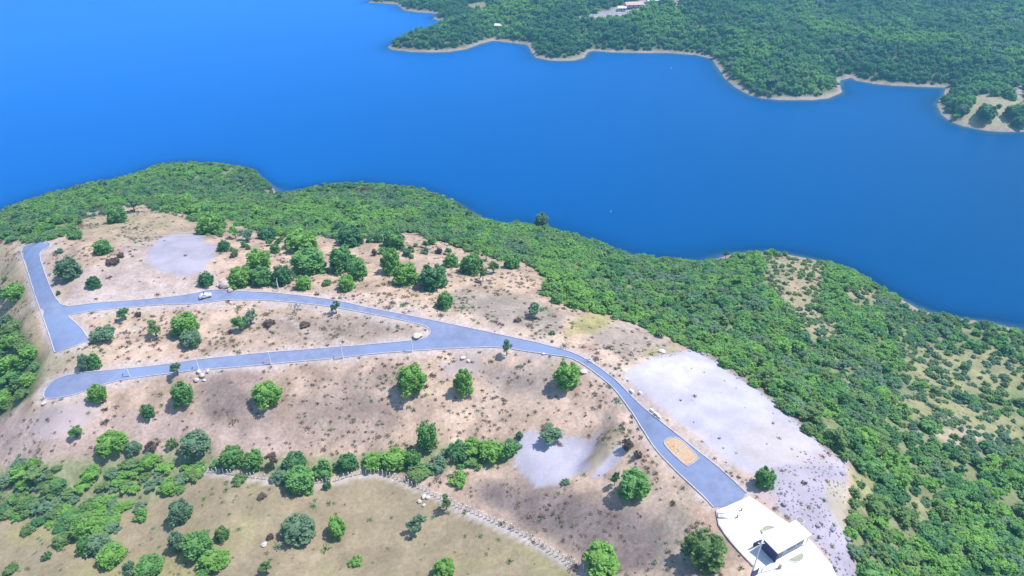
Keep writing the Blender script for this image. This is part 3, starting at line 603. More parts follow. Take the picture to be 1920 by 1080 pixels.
# ------------------------------------------------------------------ the plants one can tell apart: (u, v, width, height, kind, leaf, label)
G_L, G_U, G_LOOP, G_MID, G_MEAD, G_R = ('plants around the left gravel patch', 'trees in clumps above the upper road', 'plants between the two roads', 'trees on the bare slope below the lower road', 'bushes on the dry meadow', 'trees beside the right road')
G_GUL = 'bushes of the green strip along the fence'
ST = [
 (125,500,52,46,'dense','grey','wide grey green round tree beside the bend of the left road',G_L),
 (190,462,34,30,'dense','green','mid green tree left of the gravel patch',G_L),
 (174,527,28,26,'dense','deep','small dark bush on pink soil below the gravel patch',G_L),
 (385,521,32,32,'dense','deep','round dark tree where the gravel patch meets the upper road',G_L),
 (418,459,24,26,'dense','deep','small dark tree at the right edge of the left gravel patch',G_L),
 (217,400,42,38,'dense','green','green tree in the dry clearing high above the left gravel patch',G_L),
 (249,385,34,32,'open','grey','grey green open tree uppermost in the dry clearing on the left',G_L),
 (140,438,30,24,'shrub','green','low green shrub just above the end of the left road',G_L),
 (110,468,18,14,'shrub','grey','tiny grey shrub touching the end of the left road',G_L),
 (107,547,10,14,'shrub','deep','tiny dark shrub against the inner kerb of the left road',G_L),
 (210,488,26,18,'shrub','dry','brown dry shrub behind the mid green tree near the gravel',G_L),
 (224,475,18,16,'shrub','dry','small purplish dry shrub right of the mid green tree near the gravel',G_L),
 (25,545,44,34,'dense','bright','bright round bush left of the left road',G_L),
 (2,548,20,30,'shrub','deep','dark bush cut by the left border, beside the bright round bush',G_L),
 (8,520,16,12,'shrub','olive','small olive bush above the bright round bush at the left border',G_L),
 (232,588,28,30,'open','deep','dark open tree just below the upper road near the left junction',G_LOOP),
 (258,587,14,14,'shrub','dry','tiny brown bush right of the dark open tree below the upper road',G_LOOP),
 (190,620,58,34,'shrub','grey','broad low grey green bush beside the wide end of the left road',G_LOOP),
 (288,614,36,40,'open','olive','yellowish airy tree in the middle of the left strip between the roads',G_LOOP),
 (345,605,52,46,'dense','bright','brightest round tree between the two roads',G_LOOP),
 (357,633,44,34,'dense','grey','grey green tree leaning on the brightest tree between the roads',G_LOOP),
 (447,605,34,34,'open','green','left half of the pair of ragged green bushes by the curved track',G_LOOP),
 (468,595,36,32,'open','grey','right half of the pair of ragged green bushes by the curved track',G_LOOP),
 (504,602,26,20,'shrub','dry','brownish shrub right of the curved track between the roads',G_LOOP),
 (571,607,22,16,'shrub','dry','dark brown shrub on the burnt soil inside the road fork',G_LOOP),
 (552,575,42,42,'bare','dry','leafless grey tree at the lower edge of the upper road',G_LOOP),
 (629,575,20,30,'open','deep','slim dark tree at the lower edge of the upper road right of the leafless one',G_LOOP),
 (155,676,26,34,'dense','grey','left one of two touching bushes above the lower road end',G_LOOP),
 (174,674,26,32,'dense','green','right one of two touching bushes above the lower road end',G_LOOP),
 (330,691,26,32,'open','grey','slim bluish tree standing at the lower edge of the lower road',G_LOOP),
 (181,736,36,38,'dense','bright','round bright tree under the curved end of the lower road',G_MID),
 (340,735,42,48,'dense','green','tall mid green tree under the slim bluish roadside tree',G_MID),
 (275,769,28,30,'dense','deep','small dark round bush on the slope left of the tall green tree',G_MID),
 (498,734,60,52,'dense','bright','large bright domed tree left of centre on the bare slope',G_MID),
 (770,706,62,62,'dense','bright','largest bright domed tree in the centre below the lower road',G_MID),
 (868,712,42,54,'dense','bright','narrow bright tree right of the central domed tree',G_MID),
 (1065,699,58,58,'dense','bright','big round tree touching the inside bend of the road',G_MID),
 (950,650,24,46,'open','grey','slim grey green tree standing over the road edge near the fork',G_MID),
 (140,810,30,28,'open','green','small ragged bush alone on the pink soil at far left',G_MID),
 (1030,815,58,44,'open','grey','grey green airy tree at the top of the small lower gravel patch',G_MID),
 (800,815,42,58,'dense','green','upright green tree rising above the green strip in the centre',G_MID),
 (834,560,34,36,'dense','green','single round tree just above the upper road in the centre',G_U),
 (1003,580,40,36,'open','grey','grey umbrella shaped tree alone on the dry plateau',G_U),
 (970,598,16,12,'shrub','dry','tiny dark bush left of the umbrella shaped tree',G_U),
 (1060,640,34,28,'bare','dry','dark brown burnt looking bush at the upper edge of the road',G_U),
 (1036,622,14,12,'shrub','grey','tiny bush above the burnt looking roadside bush',G_U),
 (484,484,48,44,'dense','bright','bright tree rising out of the left clump above the upper road',G_U),
 (450,515,52,42,'dense','bright','bright leftmost tree of the clump beside the pink boulder',G_U),
 (490,515,46,40,'dense','green','middle tree of the left clump above the upper road',G_U),
 (527,512,46,42,'dense','deep','dark tree at the right end of the left clump above the upper road',G_U),
 (577,488,68,54,'dense','green','big wide tree between the two upper clumps',G_U),
 (563,450,66,42,'dense','bright','wide bright tree behind the big wide tree near the wood edge',G_U),
 (640,482,54,58,'dense','green','large round tree right of the big wide tree above the road',G_U),
 (668,500,40,46,'dense','green','round tree leaning on the right side of the large round tree',G_U),
 (649,529,32,34,'dense','bright','small tree nearest the upper road below the large round tree',G_U),
 (568,528,34,32,'dense','bright','small bright tree nearest the upper road below the big wide tree',G_U),
 (611,528,20,16,'shrub','olive','small olive shrub between the two small roadside trees',G_U),
 (738,447,42,40,'dense','green','round tree at the top of the right clump near the pale clearing',G_U),
 (732,486,44,56,'dense','bright','tall bright tree on the left side of the right clump',G_U),
 (760,510,52,46,'dense','bright','bright low tree in the middle of the right clump',G_U),
 (812,515,60,54,'dense','deep','broad dark tree on the right side of the right clump',G_U),
 (845,487,30,28,'dense','green','small tree bridging the right clump and the pair beyond it',G_U),
 (884,492,44,44,'dense','green','round tree right of the broad dark tree above the plateau',G_U),
 (905,512,22,36,'open','olive','thin olive tree right of the pair on the plateau edge',G_U),
 (925,500,24,28,'open','olive','small olive tree beside the thin olive tree',G_U),
 (961,488,36,34,'dense','green','last round tree before the wood on the plateau edge',G_U),
 (655,440,52,44,'dense','deep','dark blue green tree at the wood edge above the large round tree',G_U),
 (500,436,38,30,'dense','deep','very dark tree at the wood edge above the left clump',G_U),
 (462,440,40,30,'open','grey','pale flecked open tree at the wood edge beside the boulder clearing',G_U),
 (395,417,56,48,'dense','bright','bright emerald tree above the right corner of the left gravel patch',G_U),
 (437,476,16,14,'shrub','dry','little brown shrub between gravel patch and left clump',G_U),
 (702,470,12,24,'shrub','dry','thin brown sapling on the pink strip between the upper clumps',G_U),
 (770,465,20,18,'shrub','olive','left one of three small bushes in the pale clearing',G_U),
 (797,468,20,18,'shrub','grey','middle one of three small bushes in the pale clearing',G_U),
 (822,467,16,20,'shrub','dry','right one of three small bushes in the pale clearing',G_U),
 (1016,412,30,32,'dense','grey','pale topped round tree standing out against the water',G_U),
 (1437,893,40,46,'dense','green','lone round tree on the grey rubble beside the lower road end',G_R),
 (1323,1027,78,78,'dense','olive','large dull green round tree left of the white forecourt',G_R),
 (1188,905,66,62,'dense','green','bushy tree below the steep bank and small gravel patch',G_R),
 (1153,897,22,36,'open','deep','narrow dark shrub at the left side of the bushy tree',G_R),
 (1130,1047,76,64,'dense','bright','bright domed tree at the lower end of the fence',G_R),
 (1176,830,24,30,'shrub','dry','dry brown bush on the steep bank below the road',G_R),
 (1196,848,18,22,'shrub','dry','small dark brown bush lower on the steep bank',G_R),
 (1060,902,20,16,'shrub','grey','little grey shrub on the lower rim of the small gravel patch',G_R),
 (558,988,68,58,'dense','grey','largest grey green bush on the meadow',G_MEAD),
 (630,986,40,42,'dense','bright','round bright bush right of the largest meadow bush',G_MEAD),
 (783,982,42,42,'open','grey','streaky grey green bush right of centre on the meadow',G_MEAD),
 (836,940,26,36,'open','olive','upright olive bush standing in the fence line',G_MEAD),
 (666,1050,32,26,'shrub','bright','small bright tuft of a bush low on the meadow',G_MEAD),
 (833,1063,44,40,'dense','bright','bright bush at the lower border under the fence',G_MEAD),
 (506,1003,14,16,'shrub','dry','tiny brown bush left of the largest meadow bush',G_MEAD),
 (490,928,20,14,'shrub','dry','tiny reddish brown mound bush near the top of the meadow',G_MEAD),
 (498,1064,28,32,'open','olive','olive bush at the lower border left of the small bright tuft',G_MEAD),
 (335,955,46,52,'dense','grey','tall grey green bush at the upper left of the meadow',G_MEAD),
 (262,963,32,32,'shrub','bright','small bright bush at the tip of the green strip',G_MEAD),
 (330,1012,36,44,'dense','grey','grey bush on the left of the four bush cluster',G_MEAD),
 (368,1020,58,52,'dense','green','dark green bush in the middle of the four bush cluster',G_MEAD),
 (415,998,30,32,'dense','olive','small bush at the upper right of the four bush cluster',G_MEAD),
 (400,1047,54,42,'dense','bright','bright bush at the lower right of the four bush cluster',G_MEAD),
 (378,1080,40,30,'shrub','green','bush cut by the lower border under the four bush cluster',G_MEAD),
 (278,1062,62,42,'dense','green','wide bush at the lower border left of the four bush cluster',G_MEAD),
 (243,1068,32,44,'open','grey','thin greyish bush left of the wide bush at the lower border',G_MEAD),
 (115,1010,38,30,'dense','olive','flat olive bush left of the descending row of bushes',G_MEAD),
 (153,990,42,44,'dense','bright','top bush of the descending row, bright green',G_MEAD),
 (158,1022,34,36,'dense','green','second bush of the descending row, to the lower left',G_MEAD),
 (183,1018,46,42,'dense','grey','third bush of the descending row, greyer',G_MEAD),
 (207,1040,50,42,'dense','bright','lowest bush of the descending row, bright with dark foot',G_MEAD),
 (85,1040,20,20,'shrub','deep','tiny dark bush at the lower left of the meadow',G_MEAD),
 (50,990,32,24,'shrub','olive','thin olive bush far left below the green strip',G_MEAD),
 (20,1065,30,24,'shrub','olive','faint olive bush in the lower left corner',G_MEAD),
 (448,896,34,16,'shrub','olive','flat yellowish bush just below the pale fence line',G_MEAD),
 (612,907,18,20,'shrub','deep','small dark bush on the fence line right of the dense green one',G_MEAD),
 (206,828,60,48,'dense','bright','bright rounded bush at the upper left of the green strip',G_GUL),
 (248,837,32,28,'dense','grey','small grey bush right of the bright rounded one',G_GUL),
 (284,832,26,26,'shrub','dry','brownish bush between two green ones on the upper edge of the strip',G_GUL),
 (364,830,66,54,'dense','grey','large greyish olive tree on the upper edge of the green strip',G_GUL),
 (320,828,24,26,'shrub','olive','small olive bush left of the large greyish tree',G_GUL),
 (433,852,46,42,'dense','green','green bush first in line behind the pale fence',G_GUL),
 (475,858,40,40,'dense','green','green bush second in line behind the pale fence',G_GUL),
 (510,862,30,38,'open','dry','greyish brown bush third in line behind the pale fence',G_GUL),
 (560,896,58,54,'dense','green','dense green bush hiding part of the fence',G_GUL),
 (552,866,50,44,'dense','deep','dark bush behind the dense green one on the fence',G_GUL),
 (605,875,44,44,'shrub','green','ragged bush right of the dense green one on the fence',G_GUL),
 (651,865,42,36,'dense','deep','dark bush behind the bend of the fence',G_GUL),
 (699,862,44,36,'dense','bright','bright bush behind the top of the fence bend',G_GUL),
 (742,858,56,42,'dense','bright','wide bright bush right of the fence bend',G_GUL),
 (775,858,34,34,'dense','green','green bush below the upright tree in the strip',G_GUL),
 (860,896,42,34,'shrub','bright','low bright bush at the lower rim of the green strip near the centre',G_GUL),
 (822,866,44,34,'shrub','grey','dull grey bush below the right half of the strip',G_GUL),
 (858,842,52,46,'shrub','deep','dark bush at the left of the right hand thicket',G_GUL),
 (888,836,52,46,'shrub','bright','bright bush in the thicket left of the small gravel patch',G_GUL),
 (922,838,54,48,'shrub','bright','brightest bush in the thicket left of the small gravel patch',G_GUL),
 (950,838,44,44,'shrub','green','last bush of the thicket touching the small gravel patch',G_GUL),
 (975,814,18,20,'shrub','deep','tiny dark bush at the upper corner of the small gravel patch',G_GUL),
]
for t in ST: place(*t)

# --------------- the woods: (weights of leaf kinds) inside outlines; the largest in view are things, the rest one mass
def in_poly(x, y, z, poly):
    u, v, _ = proj(x, y, z); return sdist(u, v, poly), u, v
CAND = []
def sample(x0, x1, y0, y1, step, rs):
    gx_ = np.arange(x0, x1, step); gy_ = np.arange(y0, y1, step); a, b = np.meshgrid(gx_, gy_)
    a = a.ravel()+rs.uniform(-.48, .48, a.size)*step; b = b.ravel()+rs.uniform(-.48, .48, b.size)*step; return a, b
def clean(x, y, d0):
    m = np.ones(len(x), bool)
    for ox, oy, r in OCC: m &= np.hypot(x-ox, y-oy) > r*.8+d0
    return m
rs = np.random.RandomState(5)
WOODZ = [('wood', WOOD, 2.8), ('gully', GUL, 2.4), ('left', [(-300,560),(-20,585),(20,592),(48,640),(82,682),(55,735),(0,775),(-300,860)], 3.2)]
FR = [(395,428),(520,440),(640,448),(700,440),(790,440),(880,462),(965,492),(985,508),(930,505),(860,488),(780,482),(700,475),(560,478),(440,474),(405,450)]
WOODZ.append(('fringe', FR, 4.2))
for zi, (nm, poly, st) in enumerate(WOODZ):
    x, y = sample(-380, 420, 40, 500, st, rs); z = hgt(x, y); u, v, d = proj(x, y, z+1.6)
    m = (z > .35) & (u > -220) & (u < 2260) & (v < 1330) & clean(x, y, .6)
    x, y, z, u, v, d = [q[m] for q in (x, y, z, u, v, d)]
    s = sdist(u, v, poly); m = s > 3
    if nm == 'fringe': m &= (rs.rand(len(x)) < .42)
    elif nm != 'wood':
        m &= sdist(u, v, FENCE + [(1110, 1200), (384, 1200)]) < -15
    thin = np.zeros(len(x))
    if nm == 'wood':
        for i_, c in enumerate(CLEAR): thin = np.maximum(thin, sstep(-14, 12, sdist(u, v, c))*(1.0 if i_ in (0, 1, 2, 6, 7) else .55))
    nn = fbm(x, y, 26, 3, 91); m &= rs.rand(len(x)) > np.maximum(thin*.62, .6*sstep(.57, .66, fbm(x, y, 11, 3, 131)))
    m &= ~((nm != 'wood') & (rs.rand(len(x)) < .06+(.14 if nm == 'gully' else 0)*sstep(.48, .62, nn)))
    right = (u > 1680) & (v < 860); m &= ~(right & (rs.rand(len(x)) < .3*sstep(.45, .6, nn)))
    for i in np.nonzero(m)[0]:
        big = rs.rand(); a = noise(x[i], y[i], 30, 7); b = noise(x[i], y[i], 14, 13)
        D = rs.uniform(3.2, 5.2) if big < .8 else rs.uniform(5.2, 7.4)
        if thin[i] > .2: D *= .62
        elif u[i] > 1680 and v[i] < 840: D *= .8
        sedge = s[i]
        if sedge < 18 and nm == 'wood': D = min(D, 4.0)
        if z[i] < 5: D = min(D, 5.4)
        r_ = rs.rand()*.36+b*.30+a*.34
        if thin[i] > .2: mk = 'olive' if r_ < .55 else 'grey'
        elif r_ < .42: mk = 'bright'
        elif r_ < .50: mk = 'green'
        elif r_ < .59: mk = 'olive'
        elif r_ < .66: mk = 'deep'
        elif r_ < .78: mk = 'grey'
        elif r_ < .90: mk = 'green'
        else: mk = 'dry' if rs.rand() < .35 else 'grey'
        if nm == 'gully' and mk in ('green', 'bright') and rs.rand() < .45: mk = 'grey' if rs.rand() < .6 else 'olive'
        kind = 'shrub' if D < 4 or rs.rand() < (.6 if nm == 'gully' else .35) else ('dense' if rs.rand() < .45 else 'open')
        Ht = D*rs.uniform(.5, .85)
        if nm == 'fringe': D *= .72
        if nm == 'gully': D *= .95; Ht *= .62
        CAND.append((D*F/d[i], x[i], y[i], z[i], D, Ht, kind, mk, nm, u[i], v[i]))
vis = [c for c in CAND if -20 < c[9] < 1940 and c[10] < 1095]
vis.sort(key=lambda c: -c[0])
NIND = 170
ind = set(id(c) for c in vis[:NIND]); ZN = {'fringe': 'the loose fringe above the road', 'wood': 'the wood', 'gully': 'the green strip by the fence', 'left': 'the thicket left of the road'}
CN = {'bright': 'bright green', 'green': 'mid green', 'olive': 'olive green', 'deep': 'dark green', 'grey': 'greyish green', 'dry': 'brown half dry'}
rr = random.Random(3)
def wzone(c):
    if c[8] != 'wood': return ZN[c[8]]
    u, v = c[9], c[10]
    if u > 1740: return 'the wood by the right border' if v > 850 else 'the scrub at the right border'
    if v > 960: return 'the wood at the lower border'
    if v > 850: return 'the wood beside the rubble'
    return 'the wood along the gravel pad'
KN = {'shrub': 'low shrub', 'dense': 'round tree', 'open': 'loose tree'}
wl_ = {}
for c in vis[:NIND]: wl_.setdefault('%s %s in %s' % (CN[c[7]], KN[c[6]], wzone(c)), []).append(c)
ORD = 'second third fourth fifth sixth seventh eighth ninth tenth eleventh twelfth'.split()
for lb, cs in wl_.items():
    cs.sort(key=lambda c: c[9]); n = len(cs); g_ = lb.replace('tree', 'trees').replace('shrub', 'shrubs') if n > 1 else None
    for i, c in enumerate(cs):
        pre = '' if n == 1 else ('leftmost ' if i == 0 else 'rightmost ' if i == n-1 else (ORD[i-1]+' from the left ' if i < n/2 else ('second' if i == n-2 else ORD[n-2-i])+' from the right '))
        tree(c[1], c[2], c[3]-.1, c[4], c[5], c[6], c[7], pre+lb, g_, rnd=rr)

# --------------- scattered masses through geometry nodes
def proto_collection(name, objs):
    c = bpy.data.collections.new(name)
    for i, o in enumerate(objs): o.name = '%02d_%s' % (i, o.name); c.objects.link(o)
    return c
def scatter(name, coll, pos, rotz, scl, idx, label):
    me = bpy.data.meshes.new(name); me.vertices.add(len(pos)); me.vertices.foreach_set('co', np.asarray(pos, np.float32).ravel())
    for nm, ty, key, arr in (('rotz', 'FLOAT', 'value', rotz), ('scl', 'FLOAT_VECTOR', 'vector', scl), ('pick', 'INT', 'value', idx)):
        at = me.attributes.new(nm, ty, 'POINT'); at.data.foreach_set(key, np.asarray(arr, np.int32 if ty == 'INT' else np.float32).ravel())
    o = link(bpy.data.objects.new(name, me)); g = bpy.data.node_groups.new(name+'_scatter', 'GeometryNodeTree')
    g.interface.new_socket('Geometry', in_out='INPUT', socket_type='NodeSocketGeometry'); g.interface.new_socket('Geometry', in_out='OUTPUT', socket_type='NodeSocketGeometry')
    N = g.nodes; L = g.links; gi = N.new('NodeGroupInput'); go = N.new('NodeGroupOutput')
    ci = N.new('GeometryNodeCollectionInfo'); ci.inputs['Collection'].default_value = coll; ci.inputs['Separate Children'].default_value = True; ci.inputs['Reset Children'].default_value = True
    ip = N.new('GeometryNodeInstanceOnPoints'); ip.inputs['Pick Instance'].default_value = True
    def att(nm, ty):
        a = N.new('GeometryNodeInputNamedAttribute'); a.data_type = ty; a.inputs['Name'].default_value = nm; return a.outputs['Attribute']
    cx = N.new('ShaderNodeCombineXYZ'); L.new(att('rotz', 'FLOAT'), cx.inputs[2]); L.new(cx.outputs[0], ip.inputs['Rotation'])
    L.new(att('scl', 'FLOAT_VECTOR'), ip.inputs['Scale']); L.new(att('pick', 'INT'), ip.inputs['Instance Index'])
    L.new(ci.outputs[0], ip.inputs['Instance']); L.new(gi.outputs[0], ip.inputs['Points']); L.new(ip.outputs[0], go.inputs[0])
    md = o.modifiers.new('scatter', 'NODES'); md.node_group = g; tag(o, label, kind='stuff'); return o
def whole(kind, ci, mk, lite=None):
    """crown and trunk in one mesh, for the masses"""
    b = bmesh.new(); src = lite or CR[kind][ci]; b.from_mesh(src); n0 = len(b.faces); b.from_mesh(TR[kind][ci % 2]); b.faces.ensure_lookup_table()
    for f in b.faces[n0:]: f.material_index = 1
    me = bpy.data.meshes.new('wood_tree'); b.to_mesh(me); b.free(); me.materials.clear(); me.materials.append(LM[mk]); me.materials.append(BARK)
    return bpy.data.objects.new('wood_tree', me)
WK = ['bright', 'green', 'olive', 'deep', 'grey', 'dry']; WKIND = ['dense', 'open', 'shrub']
lite = {k: [crown_mesh('lite', k, {'dense': 1000, 'open': 800, 'shrub': 800}[k], .070, 500+i+10*j) for i in range(2)] for j, k in enumerate(WKIND)}
protos = []; pidx = {}
for mk in WK:
    for k in WKIND:
        for i in range(2): pidx[(mk, k, i)] = len(protos); protos.append(whole(k, i, mk, lite[k][i]))
wc = proto_collection('wood_prototypes', protos)
rest = [c for c in CAND if id(c) not in ind]
scatter('woodland', wc, [(c[1], c[2], c[3]-.1) for c in rest], rs.uniform(0, 6.28, len(rest)), [(c[4], c[4], c[5]) for c in rest], [pidx[(c[7], c[6], rs.randint(2))] for c in rest], 'dense green scrub wood covering the slope down to the lake')
# far wood
x, y = sample(-250, 980, 400, 1650, 5.0, rs); z = fhgt(x, y); u, v, d = proj(x, y, z)
m = (z > 1.55) & (u > -40) & (u < 1980) & (v > -60)
for c in FCLR: m &= (sdist(u, v, c) < 0)
x, y, z, u, v = [q[m] for q in (x, y, z, u, v)]
fb = .5+(fbm(x, y, 55, 3, 97)-.5)*1.3+rs.uniform(-.10, .10, len(x))
for (bu, bv, br, bk) in ((1500,130,75,.13),(850,78,60,.10),(1080,98,50,.10),(1700,60,60,.10),(1820,150,50,.08),(1640,130,110,-.06),(1230,75,110,-.02),(1330,60,60,-.06)): fb = fb + bk*np.exp(-((u-bu)**2+((v-bv)*1.8)**2)/br**2); fm = np.where(fb < .41, 'deep', np.where(fb < .50, 'green', np.where(fb < .55, 'grey', np.where(fb < .62, 'far', 'bright'))))  # sunny spurs and shaded gullies put into the choice of leaf colour
fprot = []; fpi = {}
flite = [crown_mesh('lite', k, 450, .095, 700+i) for i, k in enumerate(('dense', 'open', 'dense', 'shrub'))]
for mk in ('deep', 'green', 'far', 'bright', 'grey'):
    for i, k in enumerate(('dense', 'open', 'dense', 'shrub')): fpi[(mk, i)] = len(fprot); fprot.append(whole(k, i % 2, mk, flite[i]))
D = rs.uniform(4.5, 8.5, len(x)); D = np.where(rs.rand(len(x)) < .12, D*1.4, D); D = np.where(z < 3, D*.8, D); sc_ = np.stack([D, D, D*rs.uniform(.65, 1.0, len(x))], 1)
scatter('far_woodland', proto_collection('far_prototypes', fprot), np.stack([x, y, z-.2], 1), rs.uniform(0, 6.28, len(x)), sc_, [fpi[(a, rs.randint(4))] for a in fm], 'bluish green wood covering the hills across the lake')
# trees standing alone on the little far headland
for u, v, w_, mk, k, lb in ((1845,212,44,'deep','dense','dark round tree ringed by a pale track on the far headland'),(1797,196,34,'green','dense','green tree at the left tip of the far headland'),(1817,190,26,'bright','dense','bright tree left of the pale track on the far headland'),
     (1802,209,28,'grey','dense','bluish tree at the water side of the far headland tip'),(1873,199,14,'deep','shrub','small dark bush inside the pale track on the far headland'),(1893,214,36,'deep','dense','dark tree on the right side of the far headland'),(1912,206,34,'bright','dense','bright tree at the right border on the far headland'),
     (1908,230,32,'deep','dense','dark tree above the beach at the right border'),(1360,470,14,'grey','open','slim dark tree alone on the small bare shore point'),(792,62,14,'deep','open','small dark tree on the far spit facing the open lake')):
    if u == 1360: x, y = P(1360, 484, 1.0); z = max(float(hgt(x, y)), .3); d = 300
    else: x, y, z = fhit(u, v+w_*.25)
    _, _, d = proj(x, y, z); D = w_*d/F*.88; tree(float(x), float(y), z-.2, D, D*(.8 if u != 1360 else 1.6), k, mk, lb, 'trees on the far headland' if u > 1790 else None, rnd=rr)

# --------------- dry grass tufts and weeds on the bare soil
def tuft(mk, seed, n=60, flat=.5):
    r2 = np.random.RandomState(seed); p = r2.normal(size=(n, 3))*np.array([.22, .22, .12]); p[:, 2] = np.abs(p[:, 2])+.04
    V, Fc = quads(p, .12, flat, r2); me = npmesh('tuft', V, Fc, [mk]); return bpy.data.objects.new('tuft', me)
LM['tan'] = leafmat('leaf_dry_tan', (.26, .20, .12), (.48, .40, .27)); LM['brown'] = leafmat('leaf_dark_brown', (.29, .225, .185), (.47, .375, .31))
tp = [tuft(LM['brown'], 1), tuft(LM['brown'], 2), tuft(LM['dry'], 3), tuft(LM['tan'], 4), tuft(LM['olive'], 5), tuft(LM['grey'], 6)]
x, y = sample(-300, 330, 50, 330, .95, rs); z = hgt(x, y); u, v, d = proj(x, y, z)
dens = sstep(.47, .72, fbm(x, y, 16, 4, 111))*.55 + .10 + .5*sstep(.5, .7, fbm(x, y, 5, 2, 113))*.5
hot = [([(620,790),(760,780),(780,860),(640,860),(560,840)], .35), ([(570,690),(760,680),(900,760),(880,840),(600,850),(540,760)], .25), ([(1080,720),(1130,715),(1230,850),(1180,880),(1090,800)], .45), ([(150,570),(400,560),(800,600),(790,640),(400,670),(150,680)], .15),
       ([(900,900),(1200,950),(1340,1100),(1080,1090)], .3), ([(1200,860),(1300,960),(1340,990),(1330,1000),(1190,890)], .5)]
for p_, k_ in hot: dens = dens + k_*sstep(-10, 15, sdist(u, v, p_))
for p_ in [MEAD]: dens = np.where(sdist(u, v, p_) > 0, dens*.35, dens)
for p_, *_ in GRAV[:4]: dens = dens*(1-.97*sstep(-6, 2, sdist(u, v, p_)))
dens = dens*(1-sstep(-5, -1, sdist(u, v, ROAD)))*(1-sstep(-5, -1, sdist(u, v, PAD)))*(1-sstep(0, 14, sdist(u, v, WOOD))*.5)
dens = dens*(1-.8*sstep(0, 10, sdist(u, v, GRAV[8][0])))*(1-.85*sstep(-4, 10, sdist(u, v, [(120,500),(400,500),(420,545),(300,556),(140,568)])))
m = (rs.rand(len(x)) < dens*.40) & (z > 1.5) & (u > -20) & (u < 1980) & (v < 1240) & (v > 380)
x, y, z, u, v = [q[m] for q in (x, y, z, u, v)]
me_in = sdist(u, v, MEAD) > 0; n = len(x); pk_ = rs.choice(6, n, p=[.28, .22, .14, .20, .08, .08]); pk_ = np.where(me_in, rs.choice([1, 3, 4, 4, 5], n), pk_)
s = rs.uniform(.5, 1.5, n); s = np.where(rs.rand(n) < .06, s*1.9, s)
scatter('dry_grass', proto_collection('tuft_prototypes', tp), np.stack([x, y, z-.03], 1), rs.uniform(0, 6.28, n), np.stack([s, s, s*rs.uniform(.4, 1.1, n)], 1), pk_, 'dry brown grass tufts and weeds on the bare soil')
# --------------- rubble
st = [bpy.data.objects.new('stone', MB().ico((0, 0, .25), .5, (1, .8, .6), .25, 1, random.Random(i)).mesh('stone', STONE)) for i in range(3)]
x, y = sample(40, 190, 70, 180, .75, rs); z = hgt(x, y); u, v, d = proj(x, y, z)
s1 = sdist(u, v, GRAV[8][0]); m = ((s1 > 0) & (rs.rand(len(x)) < .42*sstep(.4, .6, fbm(x, y, 6, 2, 5)) + .12)) | ((sdist(u, v, GRAV[10][0]) > 0) & (rs.rand(len(x)) < .12))
dn = np.abs(sdist(u, v, GR1)); up_ = (v < 640+(u-1240)*.62+30) & (u > 1230)
m |= (dn < 4) & up_ & (rs.rand(len(x)) < .30)
m |= (sdist(u, v, GR1) > 0) & (rs.rand(len(x)) < .010)
m &= sdist(u, v, PAD) < -3; x, y, z = x[m], y[m], z[m]; n = len(x); s = rs.uniform(.2, .6, n); s = np.where(rs.rand(n) < .06, s*2.4, s)
scatter('rubble', proto_collection('stone_prototypes', st), np.stack([x, y, z], 1), rs.uniform(0, 6.28, n), np.stack([s, s, s], 1), rs.randint(0, 3, n), 'grey crushed rubble spread beside the white forecourt')

PINKR = noisy('pink_rock', (.46, .36, .34), (.66, .55, .52), 1.5, .9)
# ------------------------------------------------------------------ rocks one can tell apart
def rock(u, v, sz, label, group=None, m=ROCK, flat=.6):
    x, y, z = hitz(u, v); o = MB().ico((0, 0, sz*.2), sz*.5, (1, .8, flat), .16, 2).build('rock', m); o.location = (x, y, z); o.rotation_euler.z = random.uniform(0, 6); tag(o, label, 'rock', group); return o
for u, v, s_, lb in ((425,538,5.5,'large pink boulder mound left of the tree clump on the upper road'),(418,529,3.2,'pale boulder on top of the pink mound'),(432,546,2.6,'small boulder at the road side foot of the pink mound'),(411,536,2.4,'small boulder on the left of the pink mound')): rock(u, v, s_*.85, lb, 'boulders by the upper road', PINKR, flat=.65)
for u, v, s_, lb in ((802,934,1.3,'brightest white rock at the top right of the meadow rock cluster'),(795,932,1.4,'flat white rock at the top of the meadow rock cluster'),(787,941,1.2,'white rock at the left of the meadow rock cluster'),(795,948,1.0,'small white rock lowest in the meadow rock cluster')): rock(u, v, s_, lb, 'white rocks on the meadow near the fence')
for u, v, s_, lb in ((496,1022,1.6,'flat white rock alone on the meadow left of the largest bush'),(562,1018,1.2,'white stone under the right foot of the largest meadow bush'),(548,1020,1.0,'white stone under the left foot of the largest meadow bush')): rock(u, v, s_, lb, 'white stones around the largest meadow bush')
for u, v, s_, lb in ((373,698,1.6,'white block highest in the pile below the lower road'),(379,705,1.9,'long white block in the middle of the pile below the lower road'),(369,714,1.7,'pale block lowest in the pile below the lower road'),(390,697,1.4,'pale block on the right of the pile below the lower road'),(383,714,1.1,'small pink block on the lower right of the pile below the road')): rock(u, v, s_, lb, 'blocks piled below the lower road')
for u, v, s_, lb in ((783,632,3.0,'white slab of rock inside the tip of the road fork'),(1019,664,1.0,'white stone at the lower kerb before the bend'),(868,672,1.6,'pale flat stone below the kerb near the road fork'),(878,677,1.2,'small white stone below the kerb near the road fork'),(1241,660,2.2,'pale boulder at the upper corner of the big gravel pad'),(1094,698,2.0,'white block between the bend and the big round tree'),(83,757,1.5,'orange pink stone at the end of the lower road')): rock(u, v, s_, lb, flat=.35)
